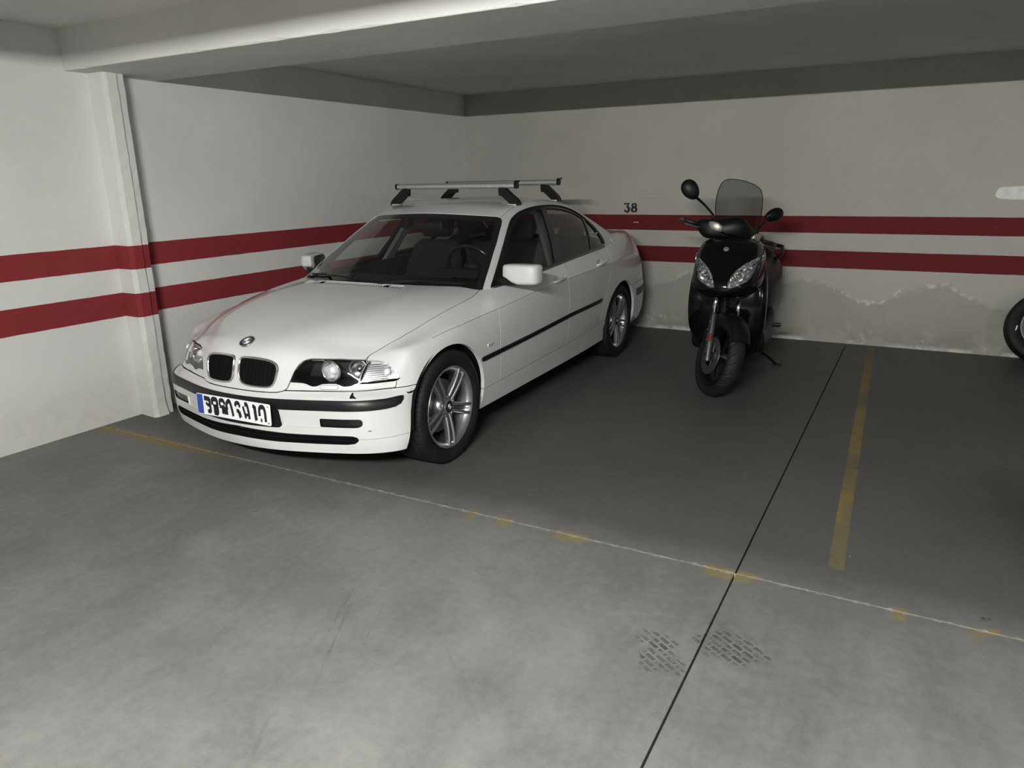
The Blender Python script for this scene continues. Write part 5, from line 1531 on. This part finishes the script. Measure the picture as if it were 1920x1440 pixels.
MB().tube([(-.95, -.12, .20), (-1.25, -.14, .08)], .013, 10).tube([(-.95, .12, .20), (-1.25, .14, .08)], .013, 10).tube([(-1.25, -.17, .08), (-1.25, .17, .08)], .013, 10).build('centre_stand', M['sc_matt'], sco)

# handlebar group (turned with the wheel)
hc = dense(np.array([(-.262, -.550, 1.100, .028, .030), (-.235, -.540, 1.098, .048, .048), (-.19, -.520, 1.088, .062, .068), (-.12, -.500, 1.105, .075, .072), (-.05, -.485, 1.135, .088, .080), (0, -.48, 1.142, .092, .084), (.05, -.485, 1.135, .088, .080), (.12, -.500, 1.105, .075, .072), (.19, -.520, 1.088, .062, .068), (.235, -.540, 1.098, .048, .048), (.262, -.550, 1.100, .028, .030)]), 4)
MB().loft([sring(x, y, z, rx, rz, 24, .75, 'xz') for y, x, z, rx, rz in hc]).build('handlebar_cover', M['sc_matt'], sco, smooth=True, M=MS)
MB().tube([(-.155, 0, .50), (-.43, 0, 1.06)], .026, 14).build('steering_stem', M['sc_matt'], sco, M=MS)
for sy in (1, -1):
    MB().tube([(-.555, sy*.24, 1.100), (-.575, sy*.365, 1.100)], .0165, 14).build('grip', M['sc_seat'], sco, smooth=True, M=MS)
    MB().tube([(-.575, sy*.365, 1.100), (-.578, sy*.395, 1.100)], [.014, .015], 12).build('bar_end', M['sc_grey'], sco, M=MS)
    lv_ = MB().tube([(-.52, sy*.235, 1.082), (-.505, sy*.28, 1.077), (-.525, sy*.345, 1.079), (-.535, sy*.372, 1.080)], [.008, .008, .006, .008], 8).build('brake_lever', M['sc_grey'], sco, smooth=True, M=MS)
    MB().loft([sring(x, sy*y, z, a, b, 16, .8, 'xz') for y, x, z, a, b in ((.115, -.423, 1.110, .006, .010), (.13, -.422, 1.113, .012, .022), (.16, -.436, 1.117, .014, .032), (.19, -.456, 1.122, .012, .028), (.212, -.472, 1.130, .006, .012))]).build('turn_signal', M['amber'], sco, smooth=True, M=MS)
    ms = MB().tube([(-.500, sy*.180, 1.148), (-.51, sy*.187, 1.19), (-.57, sy*.245, 1.238), (-.655, sy*.305, 1.278)], [.011, .009, .008, .011], 10).build('mirror', M['sc_matt'], sco, smooth=True, M=MS)
    hd = axisM((-.680, sy*.350, 1.315 if sy < 0 else 1.302), (1, sy*.25, .0), (0, sy*.80, .60 if sy < 0 else .42))
    rr_ = []
    for (h, f) in ((-.026, .72), (-.022, .90), (-.012, 1.0), (.0, 1.0), (.012, .92), (.022, .70), (.028, .35), (.030, .05)):
        ring = []
        for kk in range(28):
            a = 2*math.pi*kk/28; c, s = math.cos(a), math.sin(a)
            ring.append(hd @ Vector((.080*f*c, (.060 if sy < 0 else .050)*f*s*(1+.12*c), h)))
        rr_.append(ring)
    MB().loft(rr_).build('mirror_head', M['sc_matt'], ms, smooth=True, M=MS)
# windscreen sheet
ny, nz = 40, 50; WV = []
for j in range(nz+1):
    z = 1.04+.46*j/nz
    for i2 in range(ny+1):
        y = -.22+.44*i2/ny
        WV.append((-.395-.52*(z-1.08)-1.5*y*y+.06*(z-1.08)**2, y, z))
WV = np.array(WV); k = np.arange(nz)[:, None]; i = np.arange(ny)[None, :]; n1 = ny+1
Q = np.stack([k*n1+i, k*n1+i+1, (k+1)*n1+i+1, (k+1)*n1+i], -1).reshape(-1, 4); T_ = np.vstack([Q[:, [0, 1, 2]], Q[:, [0, 2, 3]]])
fn = np.cross(WV[T_[:, 1]]-WV[T_[:, 0]], WV[T_[:, 2]]-WV[T_[:, 0]]); nn = np.zeros_like(WV)
for q in range(3): np.add.at(nn, T_[:, q], fn)
nn /= np.linalg.norm(nn, axis=1)[:, None]
if nn[:, 0].mean() < 0: T_ = T_[:, ::-1]; nn = -nn
outl = smooth_poly([(-.135, 1.085), (-.165, 1.16), (-.183, 1.26), (-.180, 1.36), (-.160, 1.425), (-.115, 1.460), (0, 1.475), (.115, 1.460), (.160, 1.425), (.180, 1.36), (.183, 1.26), (.165, 1.16), (.135, 1.085), (0, 1.075)], 5)
S = clip(Surf(WV, nn, T_), lambda V: sdpoly(V[:, [1, 2]], outl), .008)
def xf(S, Mx):
    V = np.array([(Mx @ Vector(v))[:] for v in S.V]); R3 = np.array(Mx.to_3x3()); return Surf(V, S.N @ R3.T, S.T)
S = xf(S, MS)
wsn = panel('windscreen', S, M['smoke'], sco, .003)
edge = [MS @ Vector((-.395-.52*(z-1.08)-1.5*y*y+.06*(z-1.08)**2, y, z)) for y, z in np.vstack([outl, outl[:1]])]
MB().tube(edge, .0028, 6, cap=False).build('screen_edge', M['sc_matt'], wsn, smooth=True)

# ------------------------------------------------------------------ loose car wheel leaning on the back wall
sp = empty('spare_wheel', (5.53, 7.045, 0), 0, 'black car tyre on a grey rim leaning against the back wall at the right edge', 'tyre')
def wall_tread(th, s):
    d = np.zeros_like(th)
    for c in (-.5, -.15, .15, .5): d = np.where(np.abs(s-c) < .05, .006, d)
    return np.where((np.abs(s) > .55) & (((th*60) % 1) < .12), .005, d)
LV, LF = tyre_mesh('tyre', .289, .186, .185, None, wall_tread, 360)
th_ = math.radians(19); Mx = Matrix.Translation((0, 0, .303)) @ Matrix.Rotation(-th_, 4, 'X') @ axisM((0, 0, 0), (0, -1, 0), (1, 0, 0))
mesh_obj('tyre', [Mx @ Vector(v) for v in LV], LF, M['rubber'], sp, smooth=True)
MB().lathe([(.0005, .030), (.055, .032), (.07, .046), (.12, .040), (.150, .020), (.160, .045), (.172, .062), (.184, .068), (.189, .066), (.186, .055), (.165, .0), (.165, -.06), (.186, -.07)], 56, Mx).build('rim', M['greyrim'], sp, smooth=True)
MB().box((-.004, -.019, 0), (.004, .019, .001), Mx @ Matrix.Rotation(math.radians(188), 4, 'Z') @ Matrix.Translation((.215, .0, .0915)) @ Matrix.Rotation(math.radians(-20), 4, 'Z')).build('chalk_mark', M['patch'], sp)

# ------------------------------------------------------------------ a bolt lying on the floor
bt = empty('bolt', (4.905, 2.735, 0), .6, 'small metal bolt lying on the floor by the right edge', 'bolt')
MB().lathe([(.0003, .0), (.0085, .0), (.0085, .006), (.0003, .006)], 6, axisM((0, 0, .0085), (1, 0, 0))).build('head', M['chrome'], bt)
MB().lathe([(.0003, .006), (.0045, .006), (.0045, .030), (.0003, .030)], 12, axisM((0, 0, .0075), (1, 0, -.1))).build('shank', M['steel'], bt)
